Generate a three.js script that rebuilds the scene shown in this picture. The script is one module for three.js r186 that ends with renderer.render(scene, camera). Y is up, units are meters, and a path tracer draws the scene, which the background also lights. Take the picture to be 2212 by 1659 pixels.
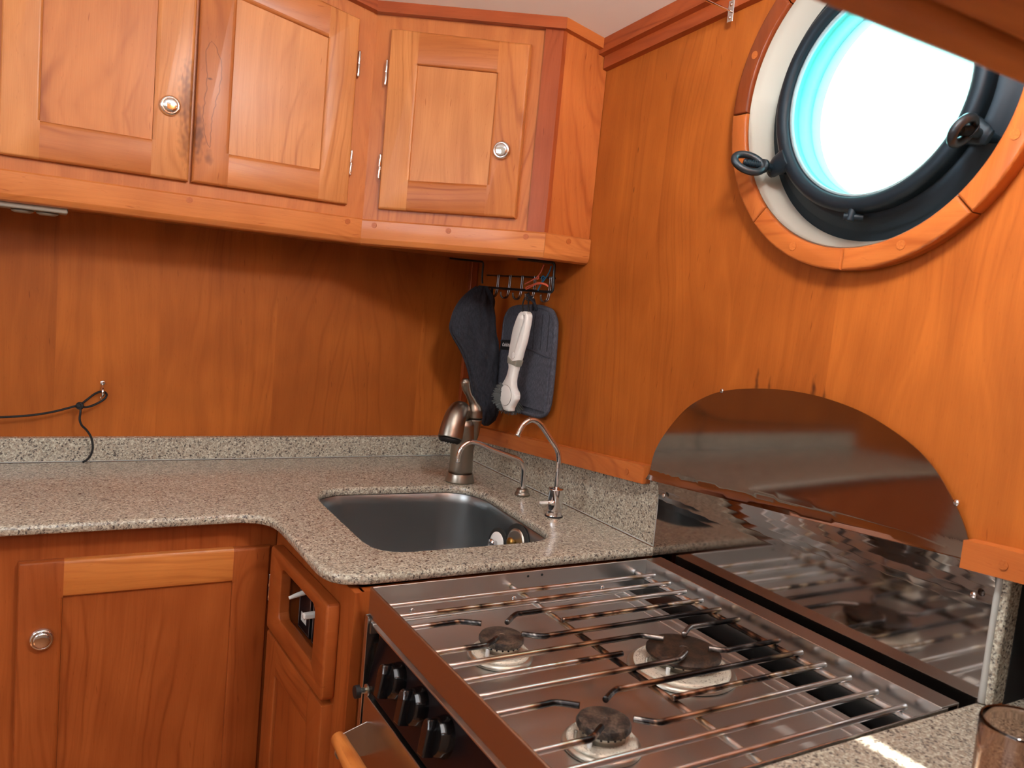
import * as THREE from 'three';
import { mergeGeometries, toCreasedNormals, mergeVertices } from 'three/addons/utils/BufferGeometryUtils.js';
import { RoundedBoxGeometry } from 'three/addons/geometries/RoundedBoxGeometry.js';
import { RectAreaLightUniformsLib } from 'three/addons/lights/RectAreaLightUniformsLib.js';
import { createNoise2D } from 'simplex-noise';

// ---------------------------------------------------------------- camera, sky, sun, large lights, exposure
const scene = new THREE.Scene();
const renderer = new THREE.WebGLRenderer({ antialias: true });
renderer.toneMapping = THREE.LinearToneMapping;
renderer.toneMappingExposure = 0.66;
renderer.shadowMap.enabled = true;
RectAreaLightUniformsLib.init();

const camera = new THREE.PerspectiveCamera(50.93, 2212 / 1659, 0.02, 60);
camera.position.set(-0.9723, 1.33, 1.8766);
camera.rotation.order = 'YXZ';
camera.rotation.set(THREE.MathUtils.degToRad(-5.919), THREE.MathUtils.degToRad(-30.498), THREE.MathUtils.degToRad(5.406));
camera.focus = 1.45;
camera.userData.fStop = 8;
scene.add(camera);

scene.background = new THREE.Color().setRGB(0.93, 0.97, 1.0);
scene.backgroundIntensity = 5.0;

// thin blade of sunlight through the gap of the deck hatch
const sun = new THREE.DirectionalLight(0xfff8ee, 40);
sun.position.set(-0.256 - 0.46 * 3, 0.91 + 1.07 * 3, 1.35);
sun.target.position.set(-0.256, 0.91, 1.35);
sun.castShadow = true;
sun.shadow.mapSize.set(2048, 2048);
Object.assign(sun.shadow.camera, { left: -3, right: 3, top: 3, bottom: -3, near: 0.1, far: 8 });
scene.add(sun, sun.target);

function areaLight(color, intensity, w, h, pos, target) {
  const l = new THREE.RectAreaLight(color, intensity, w, h);
  l.position.set(...pos); l.lookAt(...target); scene.add(l); return l;
}
// daylight: porthole (outside the glass), deck hatch overhead, saloon windows on the far side and behind the camera
areaLight(0xdcecff, 30, 0.27, 0.27, [0.2, 1.70, 1.122], [-1, 1.25, 1.122]);
areaLight(0xf6f8ff, 5, 0.42, 0.42, [-0.82, 2.04, 1.36], [-0.82, 0, 1.36]);
areaLight(0xf6f8ff, 8.5, 1.0, 0.5, [-2.36, 1.75, 1.22], [0, 1.5, 1.1]);
areaLight(0xf6f8ff, 6.5, 2.0, 0.5, [-1.0, 2.12, 3.17], [-0.9, 1.6, 0]);

// ---------------------------------------------------------------- helpers
let seed = 7;
const rnd = () => { seed = (seed * 1664525 + 1013904223) % 4294967296; return seed / 4294967296; };
const V = (x, y, z) => new THREE.Vector3(x, y, z);
const used = {};
function numbered(n) { const k = used[n] = (used[n] ?? -1) + 1; return k ? `${n}_${String(k).padStart(3, '0')}` : n; }
function shade(o) { o.traverse((m) => { if (m.isMesh) { m.castShadow = true; m.receiveShadow = true; } }); return o; }
function tag(o, label, category, group) { o.userData.label = label; o.userData.category = category; if (group) o.userData.group = group; return o; }
function thing(name, label, category, pos = [0, 0, 0], rotY = 0, group) {
  const g = new THREE.Group(); g.name = numbered(name); g.position.set(...pos); g.rotation.y = rotY; tag(g, label, category, group); scene.add(g); return g;
}
function part(parent, name, geo, mat, pos, rot) {
  const m = new THREE.Mesh(geo, mat); m.name = name; if (pos) m.position.set(...pos); if (rot) m.rotation.set(...rot);
  m.castShadow = m.receiveShadow = true; parent.add(m); return m;
}
function single(name, geo, mat, label, category, group) { const m = part(scene, numbered(name), geo, mat); return tag(m, label, category, group); }
function struct(name, geo, mat, label, parent) {
  const m = part(parent || scene, name, geo, mat); if (!parent) m.userData.kind = 'structure'; if (label) m.userData.label = label; return m;
}
// box projection of uv in metres; texture v runs along the grain axis
function boxUV(geo, grain = 'y', w = 1, h = 1, ou = rnd(), ov = rnd()) {
  const g = geo.index ? geo.toNonIndexed() : geo; const p = g.attributes.position, n = p.count, uv = new Float32Array(n * 2);
  const a = V(0, 0, 0), b = V(0, 0, 0), c = V(0, 0, 0), gi = 'xyz'.indexOf(grain);
  for (let i = 0; i < n; i += 3) {
    a.fromBufferAttribute(p, i); b.fromBufferAttribute(p, i + 1).sub(a); c.fromBufferAttribute(p, i + 2).sub(a); b.cross(c);
    const q = [Math.abs(b.x), Math.abs(b.y), Math.abs(b.z)]; let k = q.indexOf(Math.max(...q)), ac, al;
    if (k === gi) { ac = (k + 1) % 3; al = (k + 2) % 3; } else { al = gi; ac = 3 - k - gi; }
    for (let j = i; j < i + 3; j++) { const r = [p.getX(j), p.getY(j), p.getZ(j)]; uv[j * 2] = r[ac] / w + ou; uv[j * 2 + 1] = r[al] / h + ov; }
  }
  g.setAttribute('uv', new THREE.BufferAttribute(uv, 2)); return g;
}
function box(x0, x1, y0, y1, z0, z1, r = 0.0015) {
  const w = x1 - x0, h = y1 - y0, d = z1 - z0; r = Math.min(r, w / 2.2, h / 2.2, d / 2.2);
  const g = r > 0 ? new RoundedBoxGeometry(w, h, d, 2, r) : new THREE.BoxGeometry(w, h, d);
  g.translate((x0 + x1) / 2, (y0 + y1) / 2, (z0 + z1) / 2); return g;
}
function inset(pts, off) {   // off[i] belongs to edge i -> i+1; repeated points (zero-length edges) make a step in the offset
  const n = pts.length, L = pts.map((a, i) => { const b = pts[(i + 1) % n], dx = b[0] - a[0], dy = b[1] - a[1], l = Math.hypot(dx, dy); return l < 1e-7 ? null : [-dy / l, dx / l, (-dy * a[0] + dx * a[1]) / l + off[i]]; });
  return pts.map((p, i) => {
    const k = (i + n - 1) % n, A = L[k], B = L[i];
    if (!B) return [p[0] + A[0] * off[k], p[1] + A[1] * off[k]];
    if (!A) return [p[0] + B[0] * off[i], p[1] + B[1] * off[i]];
    const det = A[0] * B[1] - A[1] * B[0]; if (Math.abs(det) < 1e-5) return [p[0] + B[0] * off[i], p[1] + B[1] * off[i]];
    return [(A[2] * B[1] - B[2] * A[1]) / det, (A[0] * B[2] - B[0] * A[2]) / det];
  });
}
// a board: counter-clockwise outline in xy, thickness h along +z, rounded only along edges with bev > 0
function plank(pts, bev, h, b = 0.004, z0 = 0, grain = 'y') {
  const P0 = [], B0 = []; pts.forEach((p, i) => { const n = pts.length, q = pts[(i + n - 1) % n], r = pts[(i + 1) % n], cr = (p[0] - q[0]) * (r[1] - p[1]) - (p[1] - q[1]) * (r[0] - p[0]); if (Math.abs(cr) < 1e-9 && bev[i] !== bev[(i + n - 1) % n]) { P0.push(p); B0.push(0); } P0.push(p); B0.push(bev[i]); }); pts = P0; bev = B0;
  const rings = [pts.map((p) => [...p, 0]), pts.map((p) => [...p, h - b])];
  for (let k = 1; k <= 3; k++) { const t = k / 3 * Math.PI / 2; rings.push(inset(pts, bev.map((e) => e * b * (1 - Math.cos(t)))).map((p) => [...p, h - b + b * Math.sin(t)])); }
  const v = [], n = pts.length, tri = (a, c, d) => { if (V(...c).sub(V(...a)).cross(V(...d).sub(V(...a))).length() > 1e-12) v.push(...a, ...c, ...d); };
  for (let k = 0; k + 1 < rings.length; k++) for (let i = 0; i < n; i++) { const j = (i + 1) % n, A = rings[k], B = rings[k + 1]; tri(A[i], A[j], B[j]); tri(A[i], B[j], B[i]); }
  for (const [T, flip] of [[rings[rings.length - 1], false], [rings[0], true]]) for (const [i, j, k] of THREE.ShapeUtils.triangulateShape(T.map((q) => new THREE.Vector2(q[0], q[1])), [])) { const a = T[i], b2 = T[j], c2 = T[k], w = (b2[0] - a[0]) * (c2[1] - a[1]) - (b2[1] - a[1]) * (c2[0] - a[0]); (w > 0) !== flip ? tri(a, b2, c2) : tri(a, c2, b2); }
  let g = new THREE.BufferGeometry(); g.setAttribute('position', new THREE.Float32BufferAttribute(v, 3)); g.translate(0, 0, z0);
  g = toCreasedNormals(g, 0.65); return boxUV(g, grain, 0.5, 1.0);
}
function poly(pts) { const s = new THREE.Shape(); pts.forEach((p, i) => (i ? s.lineTo(...p) : s.moveTo(...p))); return s; }
function extrude(shape, depth, bevel = 0, seg = 3, curveSegments = 24) {
  return new THREE.ExtrudeGeometry(shape, { depth: depth - 2 * bevel, bevelEnabled: bevel > 0, bevelThickness: bevel, bevelSize: bevel, bevelOffset: -bevel, bevelSegments: seg, curveSegments, steps: 1 }).translate(0, 0, bevel);
}
function lathe(profile, seg = 40) { return new THREE.LatheGeometry(profile.map((p) => new THREE.Vector2(...p)), seg); }
function toZ(g) { return g.rotateX(Math.PI / 2); }       // lathe axis y -> z
function toMinusX(g) { return g.rotateZ(Math.PI / 2); }  // lathe axis y -> -x
// swept tube with changing radius; closed ends; sy flattens the section along the second frame axis
function sweep(pts, radii, { seg = 14, div = 0, sy = 1, up = V(0, 1, 0), closed = false, caps = true } = {}) {
  const c = pts.map((p) => V(...p)); div = div || (c.length - 1) * 6;
  const curve = new THREE.CatmullRomCurve3(c, closed, 'centripetal'); const rr = Array.isArray(radii) ? radii : c.map(() => radii);
  const pos = [], idx = [], uv = []; let N = null;
  const rings = closed ? div : div + 1;
  for (let i = 0; i < rings; i++) {
    const t = i / div, P = curve.getPoint(t), T = curve.getTangent(t).normalize();
    if (!N) { N = up.clone().sub(T.clone().multiplyScalar(up.dot(T))); if (N.length() < 0.1) N = V(1, 0, 0).sub(T.clone().multiplyScalar(T.x)); N.normalize(); } else N.sub(T.clone().multiplyScalar(N.dot(T))).normalize();
    const B = T.clone().cross(N), f = t * (rr.length - 1), k = Math.min(Math.floor(f), rr.length - 2), s = f - k, q = s * s * (3 - 2 * s);
    const r = rr.length > 1 ? rr[k] * (1 - q) + rr[k + 1] * q : rr[0];
    for (let j = 0; j < seg; j++) { const a = j / seg * Math.PI * 2, x = Math.cos(a) * r * sy, y = Math.sin(a) * r; pos.push(P.x + N.x * x + B.x * y, P.y + N.y * x + B.y * y, P.z + N.z * x + B.z * y); uv.push(j / seg, t); }
  }
  for (let i = 0; i + 1 < rings + (closed ? 1 : 0); i++) for (let j = 0; j < seg; j++) { const a = (i % rings) * seg, b = ((i + 1) % rings) * seg, k = (j + 1) % seg; idx.push(a + j, a + k, b + k, a + j, b + k, b + j); }
  if (caps && !closed) for (const [ring, flip] of [[0, false], [rings - 1, true]]) {
    const P = curve.getPoint(flip ? 1 : 0), n = pos.length / 3; pos.push(P.x, P.y, P.z); uv.push(0, 0);
    for (let j = 0; j < seg; j++) { const a = ring * seg + j, b = ring * seg + (j + 1) % seg; flip ? idx.push(a, b, n) : idx.push(b, a, n); }
  }
  const g = new THREE.BufferGeometry(); g.setAttribute('position', new THREE.Float32BufferAttribute(pos, 3)); g.setAttribute('uv', new THREE.Float32BufferAttribute(uv, 2)); g.setIndex(idx); g.computeVertexNormals(); return g;
}
function cyl(a, b, r, seg = 16) { return sweep([a, b], r, { seg, div: 1 }); }
function merge(list) { return mergeGeometries(list.map((g) => { const q = g.index ? g.toNonIndexed() : g; for (const k of Object.keys(q.attributes)) if (!['position', 'normal', 'uv'].includes(k)) q.deleteAttribute(k); return q; })); }
const ceilY = (x, z) => 1.912 - 0.187 * (x + 0.394) + 0.08 * (z - 0.197);   // the deck above falls towards the hull and rises towards the bow

// ---------------------------------------------------------------- textures
const n2 = createNoise2D(() => rnd());
function tex(w, h, f, srgb = true) {
  const d = new Uint8Array(w * h * 4);
  for (let y = 0; y < h; y++) for (let x = 0; x < w; x++) { const c = f(x / w, y / h, x, y), i = (y * w + x) * 4; d[i] = c[0]; d[i + 1] = c[1]; d[i + 2] = c[2]; d[i + 3] = 255; }
  const t = new THREE.DataTexture(d, w, h); t.wrapS = t.wrapT = THREE.MirroredRepeatWrapping; t.magFilter = THREE.LinearFilter; t.minFilter = THREE.LinearMipmapLinearFilter; t.generateMipmaps = true;
  if (srgb) t.colorSpace = THREE.SRGBColorSpace; t.needsUpdate = true; return t;
}
const lerp = (a, b, t) => a + (b - a) * t, mix3 = (a, b, t) => [lerp(a[0], b[0], t), lerp(a[1], b[1], t), lerp(a[2], b[2], t)];
const clamp01 = (t) => Math.min(1, Math.max(0, t));
// cherry: u across the grain (metres wide W), v along it (H)
function wood(w, h, W, H, light, dark, { figure = 1, boards = 0, lines = 0.3, marks = null } = {}) {
  const ph = rnd() * 50; const bt = Array.from({ length: 64 }, () => rnd()); let pos = 0; const edges = []; if (boards) while (pos < W) { pos += boards * (0.6 + rnd() * 0.9); edges.push(pos); }
  return tex(w, h, (u, v) => {
    const x = u * W, y = v * H; let bi = 0; if (boards) while (edges[bi] < x) bi++;
    const off = bi * 7.3 + ph, tone = boards ? bt[bi] - 0.5 : 0;
    const warp = n2(x * 3 + off, y * 0.9) * 0.045 + n2(x * 9 + off, y * 2.6) * 0.009 + n2(x * 30 + off, y * 9) * 0.0016;
    const xx = x + warp * figure;
    const ring = Math.pow(Math.abs(Math.sin((xx * 34 + n2(x * 2 + off, y * 0.5) * 2.2) * Math.PI)), 26) + 0.4 * Math.pow(Math.abs(Math.sin((xx * 57 + 0.3) * Math.PI)), 18);
    const streak = n2(xx * 26 + off, y * 0.7) * 0.5 + n2(xx * 85 + off, y * 1.6) * 0.28;
    const fibre = n2(x * 420 + off, y * 9) * 0.5 + n2(x * 900, y * 26 + off) * 0.3;
    const cloud = n2(x * 5 + off, y * 3.5 + 9) * 0.5 + n2(x * 14, y * 9 + off) * 0.3;
    let t = 0.42 + 0.15 * streak + 0.08 * fibre + 0.2 * cloud + lines * ring * clamp01(0.35 + n2(x * 5 + off, y * 1.3)) + tone * 0.28;
    const fl = n2(x * 160 + 40, y * 22 + off); if (fl > 0.86) t += (fl - 0.86) * 3.2;
    const c = mix3(light, dark, clamp01(t)); return marks ? mix3(c, [58, 28, 16], clamp01(marks(x, y))) : c;
  });
}
const L1 = [222, 154, 92], D1 = [150, 84, 40];
const T = {};
const blob = (x, y, cx, cy, rx, ry, k = 1) => { const d = Math.hypot((x - cx) / rx, (y - cy) / ry) + n2(x * 90, y * 60) * 0.35; return k * clamp01(1.15 - d); };
// scorched streaks in the veneer above the splash plate and a few pin knots
const scorch = (x, y) => Math.max(blob(x, y, 1.297, 1.236, 0.004, 0.022, 0.55), blob(x, y, 1.322, 1.234, 0.003, 0.016, 0.45), blob(x, y, 1.405, 1.238, 0.0045, 0.022, 0.65), blob(x, y, 1.425, 1.234, 0.003, 0.014, 0.45), blob(x, y, 1.6, 1.17, 0.0018, 0.005, 0.8), blob(x, y, 0.93, 1.56, 0.0016, 0.006, 0.7));
// water marks and hand grime on the two stiles by the door gap (x, y from the lower left corner of the stile)
const dripMarks = (x, y) => { const cx = 0.026 + 0.004 * Math.sin(y * 40), hw = 0.0115 * Math.sqrt(clamp01((0.262 - y) / 0.03)) * Math.sqrt(clamp01((y - 0.07) / 0.05)) * (0.7 + 0.5 * clamp01((y - 0.12) / 0.1)), e = Math.abs(Math.abs(x - cx + n2(y * 60, 3) * 0.0016) - hw); const line = y > 0.068 && y < 0.264 ? 0.42 * clamp01(1 - e / 0.0013) : 0; return Math.max(line, blob(x, y, 0.006, 0.09, 0.012, 0.05, 0.5), blob(x, y, 0.028, 0.05, 0.008, 0.014, 0.35), blob(x, y, 0.022, 0.195, 0.006, 0.002, 0.5)); };
const grimeMarks = (x, y) => Math.max(blob(x, y, 0.06, 0.15, 0.02, 0.07, 0.4), blob(x, y, 0.058, 0.07, 0.014, 0.04, 0.3));
T.veneer = wood(2048, 1024, 1.6, 1.6, [214, 134, 60], [138, 74, 28], { figure: 1.2, boards: 0.24, lines: 0.15, marks: scorch });
T.drip = wood(256, 1024, 0.068, 0.46, L1, D1, { figure: 1.1, marks: dripMarks }); T.grime = wood(256, 1024, 0.068, 0.46, L1, D1, { figure: 1.1, marks: grimeMarks });
T.solid = wood(1024, 1024, 0.5, 1.0, L1, D1, { figure: 1.1 });
T.veneer.repeat.set(1, 1);
function granite() {
  const N = 1024, base = new Float32Array(N * N * 3), put = (x, y, c, a) => { const i = ((y + N) % N * N + (x + N) % N) * 3; for (let k = 0; k < 3; k++) base[i + k] = lerp(base[i + k], c[k], a); };
  for (let y = 0; y < N; y++) for (let x = 0; x < N; x++) { const t = n2(x * 0.02, y * 0.02) * 0.5 + n2(x * 0.09, y * 0.09) * 0.3, c = mix3([150, 142, 128], [172, 164, 148], clamp01(0.5 + t)), i = (y * N + x) * 3; base[i] = c[0]; base[i + 1] = c[1]; base[i + 2] = c[2]; }
  const pal = [[[208, 206, 188], 0.30], [[180, 176, 160], 0.24], [[142, 128, 112], 0.18], [[108, 104, 98], 0.14], [[62, 57, 55], 0.1], [[36, 33, 36], 0.04]];
  for (let k = 0; k < 120000; k++) {
    let r = rnd(), c = pal[0][0]; for (const [cc, p] of pal) { if (r < p) { c = cc; break; } r -= p; }
    const cx = Math.floor(rnd() * N), cy = Math.floor(rnd() * N), R = 1 + rnd() * rnd() * 4.4, ax = 0.6 + rnd() * 0.9, rot = rnd() * 3.14, co = Math.cos(rot), si = Math.sin(rot);
    for (let y = -6; y <= 6; y++) for (let x = -6; x <= 6; x++) { const a = (x * co + y * si) * ax, b = (-x * si + y * co) / ax, d = Math.hypot(a, b); if (d < R) put(cx + x, cy + y, c, 0.7 * clamp01((R - d) * 0.9)); }
  }
  const t = tex(N, N, (u, v, x, y) => { const i = (y * N + x) * 3; return [base[i], base[i + 1], base[i + 2]]; }); t.wrapS = t.wrapT = THREE.RepeatWrapping; return t;
}
T.granite = granite();
T.brushed = tex(512, 512, (u, v) => { const a = 128 + 60 * n2(u * 4, v * 240) + 40 * n2(u * 9, v * 90); return [a, a, a]; }, false);
T.smudge = tex(512, 512, (u, v) => { const a = 128 + 60 * n2(u * 3, v * 3) + 46 * n2(u * 9 + 4, v * 7) + 20 * n2(u * 60, v * 8); return [a, clamp01(a / 255) * 255, a]; }, false);
T.denim = tex(512, 512, (u, v, x, y) => { const w = ((x + y * 2) % 7 < 3 ? 14 : 0), a = n2(u * 130, v * 12) * 22 + n2(u * 20, v * 200) * 12 + n2(u * 300, v * 300) * 14 + w; return [60 + a, 63 + a, 74 + a * 1.03]; });
T.burnt = tex(512, 512, (u, v) => { const a = n2(u * 6, v * 6) * 0.5 + n2(u * 22, v * 22) * 0.35 + n2(u * 70, v * 70) * 0.25; return mix3([98, 84, 72], [34, 30, 29], clamp01(0.45 + a * 0.9)); });
T.stained = tex(512, 512, (u, v) => { const a = n2(u * 40, v * 40) * 0.6 + n2(u * 90, v * 90) * 0.4, b = n2(u * 7, v * 7); return mix3([214, 208, 192], [74, 58, 44], clamp01((a - 0.42 + b * 0.25) * 5)); });

// ---------------------------------------------------------------- materials
const P = (o) => new THREE.MeshPhysicalMaterial(o);
function woodMat(map, tint, rough = 0.44, coat = 0.16, coatRough = 0.26, spec = 0.5) { return P({ map, color: new THREE.Color(tint), roughness: rough, specularIntensity: spec, clearcoat: coat, clearcoatRoughness: coatRough }); }
const M = {
  wall: woodMat(T.veneer, 0xe0ccb4, 0.5, 0.1, 0.2, 0.4),
  
  door: woodMat(T.solid, 0xffffff), doorB: woodMat(T.solid, 0xf4e6da), doorC: woodMat(T.solid, 0xe6d2c2),
  frame: woodMat(T.solid, 0xf2dccb), redwood: woodMat(T.solid, 0xc9978a, 0.32), mould: woodMat(T.solid, 0xffeede, 0.38, 0.3, 0.1),
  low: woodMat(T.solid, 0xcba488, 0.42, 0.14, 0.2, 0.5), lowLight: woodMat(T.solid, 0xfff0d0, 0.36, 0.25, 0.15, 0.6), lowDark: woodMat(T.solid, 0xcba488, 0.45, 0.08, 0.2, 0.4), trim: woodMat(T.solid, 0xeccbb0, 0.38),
  plug: woodMat(T.solid, 0xe2bfa4, 0.4), dark: P({ color: 0x0b0807, roughness: 0.9 }), inside: P({ color: 0x3a2013, roughness: 0.8 }),
  ceiling: P({ color: 0xf3f4ef, roughness: 0.75 }),
  cream: P({ color: 0xe2dacb, roughness: 0.7 }),
  granite: P({ map: T.granite, roughness: 0.26, clearcoat: 0.25, clearcoatRoughness: 0.12 }),
  chrome: P({ color: 0xe6e6e8, metalness: 1, roughness: 0.07 }),
  hookSteel: P({ color: 0x77777a, metalness: 1, roughness: 0.22 }),
  nickel: P({ color: 0x9a948b, metalness: 1, roughness: 0.3, roughnessMap: null }),
  steel: P({ color: 0xc2c1bf, metalness: 1, roughness: 0.26 }),
  topSteel: P({ color: 0xd0d0cf, metalness: 1, roughness: 0.31 }),
  mirror: P({ color: 0xa39c98, metalness: 1, roughness: 0.07 }),
  sink: P({ color: 0x9ea3a5, metalness: 1, roughness: 0.33, bumpMap: T.smudge, bumpScale: 0.0002 }),
  rod: P({ color: 0xffffff, vertexColors: true, metalness: 1, roughness: 0.28 }),
  cap: P({ map: T.burnt, metalness: 0.5, roughness: 0.45 }), capLarge: P({ map: T.burnt, color: 0xb9a08c, metalness: 0.4, roughness: 0.5 }),
  enamel: P({ map: T.stained, metalness: 0.35, roughness: 0.3 }), alu: P({ color: 0xcfcbc0, metalness: 1, roughness: 0.32 }),
  black: P({ color: 0x08080a, roughness: 0.22, clearcoat: 0.5 }), blackMatte: P({ color: 0x0c0b0d, roughness: 0.55 }), panelBlack: P({ color: 0x120b0e, roughness: 0.3, specularIntensity: 0.5 }),
  white: P({ color: 0xeeeeea, roughness: 0.35 }), greyBand: P({ color: 0x8b8c82, roughness: 0.5 }), bristle: P({ color: 0x4b5152, roughness: 0.6 }),
  denim: P({ map: T.denim, roughness: 0.95 }), denimDark: P({ map: T.denim, color: 0x8c8c92, roughness: 0.95 }), cord: P({ color: 0x0d0d0f, roughness: 0.75 }),
  liner: P({ color: 0xbdbdb3, roughness: 0.5 }), bronze: P({ color: 0x1c2a34, metalness: 0.55, roughness: 0.42 }), bronzeLight: P({ color: 0x3a4147, metalness: 0.8, roughness: 0.32 }),
  glass: P({ color: 0xcff3ee, roughness: 0.0, transmission: 1, thickness: 0, ior: 1.5 }), spigot: P({ color: 0x3f9f98, roughness: 0.5 }), spigotGrey: P({ color: 0x7f949b, roughness: 0.7 }),
  amber: P({ color: 0xf3e4da, roughness: 0.04, transmission: 1, thickness: 0.004, ior: 1.5, attenuationColor: new THREE.Color(0xc08a68), attenuationDistance: 0.03 }),
  silicone: P({ color: 0xa9a9a4, roughness: 0.5 }), coral: P({ color: 0xd86a50, roughness: 0.4 }), blue: P({ color: 0x1f6d96, roughness: 0.4 }),
  plastic: P({ color: 0x8f877a, roughness: 0.5 }), brass: P({ color: 0xb08a4a, metalness: 1, roughness: 0.35 }), rubber: P({ color: 0x1d1f1d, roughness: 0.6 }), teak: P({ map: T.solid, color: 0xe8e2d8, roughness: 0.5 }),
};
const stone = (g) => boxUV(g, 'z', 0.52, 0.52);
const wv = (g, grain = 'y') => boxUV(g, grain, 0.5, 1.0);
const wall = (g) => boxUV(g, 'y', 1.6, 1.6, 0.2, 0.0);

// ================================================================ THE SETTING
const XL = -2.4, ZB = -0.02, ZF = 3.2, PC = [1.122, 1.659];       // left side, back wall face, front wall, porthole centre (z, y)
struct('floor', boxUV(box(XL - 0.1, 0.4, -0.05, 0, -0.1, ZF + 0.1, 0), 'z', 0.5, 1), M.teak, 'wooden cabin sole');
struct('wall_back', wall(box(XL, 0.1, 0, 2.6, ZB - 0.05, ZB, 0)), M.wall, 'cherry veneer wall behind the long counter');
{ // hull side wall with the porthole and an open niche at the right end
  const s = poly([[ZB, 0], [ZF, 0], [ZF, 2.7], [ZB, 2.7]]);
  const h = new THREE.Path(); h.absarc(PC[0], PC[1], 0.226, 0, Math.PI * 2); s.holes.push(h);
  const q = new THREE.Path(); [[1.398, 0.9], [1.398, 1.075], [2.1, 1.12], [2.1, 0.9]].forEach((p, i) => (i ? q.lineTo(...p) : q.moveTo(...p))); q.closePath(); s.holes.push(q);
  const g = extrude(s, 0.05, 0, 1, 64); g.rotateY(-Math.PI / 2).translate(0.054, 0, 0);   // shape x -> z, depth -> -x
  struct('wall_right', wall(g), M.wall, 'orange cherry veneer hull side with the porthole');
  struct('trim_niche', wv(merge([box(0.054, 0.36, 0.86, 0.9, 1.36, 2.14, 0), box(0.054, 0.36, 1.12, 1.16, 1.36, 2.14, 0), box(0.32, 0.36, 0.86, 1.16, 1.36, 2.14, 0), box(0.022, 0.36, 0.86, 1.16, 1.358, 1.3995, 0), box(0.054, 0.36, 0.86, 1.16, 2.1, 2.14, 0)])), M.dark, 'dark open niche in the hull side');  // near-black walls and side panel paint in the shade of the deep niche
}
{ // sloping deckhead with a narrow gap at the hatch
  const s = poly([[XL - 0.1, ZB - 0.08], [0.1, ZB - 0.08], [0.1, ZF + 0.1], [XL - 0.1, ZF + 0.1]]);
  const sx = -0.256 - 0.46 * 1.075 / 1.07;
  const h = new THREE.Path(); [[sx - 0.012, 1.252], [sx - 0.012, 1.56], [sx + 0.012, 1.56], [sx + 0.012, 1.252]].forEach((p, i) => (i ? h.lineTo(...p) : h.moveTo(...p))); h.closePath(); s.holes.push(h);
  const g = extrude(s, 0.012); g.rotateX(Math.PI / 2);        // (x, z) plane, depth -> -y
  const p = g.attributes.position; for (let i = 0; i < p.count; i++) p.setY(i, p.getY(i) + 0.012 + ceilY(p.getX(i), p.getZ(i)));
  g.computeVertexNormals(); struct('ceiling', g, M.ceiling, 'off-white sloping deckhead');
}
{ // far side and front walls with window openings
  const wl = poly([[ZB, 0], [ZF, 0], [ZF, 2.7], [ZB, 2.7]]);
  for (const [a, b] of [[0.72, 1.0], [1.08, 1.36], [1.44, 1.72]]) { const h = new THREE.Path(); [[a, 1.5], [a, 2.0], [b, 2.0], [b, 1.5]].forEach((p, i) => (i ? h.lineTo(...p) : h.moveTo(...p))); h.closePath(); wl.holes.push(h); }
  struct('wall_left', wall(extrude(wl, 0.05).rotateY(-Math.PI / 2).translate(XL, 0, 0)), M.cream, 'far cabin side with windows');
  const wf = poly([[XL - 0.05, 0], [0.1, 0], [0.1, 2.7], [XL - 0.05, 2.7]]);
  for (const [a, b] of [[-1.95, -1.25], [-1.12, -0.65], [-0.59, -0.12]]) { const h = new THREE.Path(); [[a, 1.86], [a, 2.36], [b, 2.36], [b, 1.86]].forEach((p, i) => (i ? h.lineTo(...p) : h.moveTo(...p))); h.closePath(); wf.holes.push(h); }
  struct('wall_front', wall(extrude(wf, 0.05).translate(0, 0, ZF)), M.cream, 'cabin bulkhead with windows');
}
// cornice, fascia and battens that follow the deck
function along(pts, prof, grain) { // strip between two points: prof = [y0,y1] below ceiling, inner/outer offset given by the two corner lists
  return wv(pts, grain);
}
function slopedBox(x0, x1, z0, z1, dTop, dBot) { const g = box(x0, x1, 0, 1, z0, z1, 0.0); const p = g.attributes.position; for (let i = 0; i < p.count; i++) { const c = ceilY(p.getX(i), p.getZ(i)); p.setY(i, p.getY(i) > 0.5 ? c - dTop : c - dBot); } g.computeVertexNormals(); return toCreasedNormals(g, 0.5); }
struct('trim_1', wv(slopedBox(-0.02, 0.006, 0.462, ZF, -0.004, 0.028), 'z'), M.redwood, 'cornice along the hull side');
struct('trim_2', wv(slopedBox(-0.008, 0.006, 0.483, ZF, 0.027, 0.052), 'z'), M.redwood, 'dark fascia board under the cornice on the hull side');
function batten(z0, z1) { const g = box(-0.018, 0.006, 0, 1, z0, z1, 0.0); const p = g.attributes.position; for (let i = 0; i < p.count; i++) { const t = 1.0045 + 0.0745 * (p.getZ(i) - 0.099); p.setY(i, p.getY(i) > 0.5 ? t : t - 0.034); } g.computeVertexNormals(); return toCreasedNormals(g, 0.5); }
const bt1 = struct('trim_3', wv(batten(-0.018, 0.757), 'z'), M.trim, 'narrow batten on the hull side left of the steel splash plate');
const bt2 = struct('trim_4', wv(batten(1.346, 2.4), 'z'), M.trim, 'narrow batten on the hull side right of the steel splash plate');
for (const [b, zs] of [[bt1, [0.26, 0.71]], [bt2, [1.395, 1.8]]]) for (const z of zs) part(b, 'wood_plug', toMinusX(new THREE.CylinderGeometry(0.0055, 0.0055, 0.002, 20)), M.plug, [-0.0182, 1.0045 + 0.0745 * (z - 0.099) - 0.018, z]);
struct('trim_5', wv(box(-0.016, 0.003, 0.96, 1.42, ZB, ZB + 0.014, 0.002)), M.redwood, 'corner batten between the back wall and the hull side');

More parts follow.
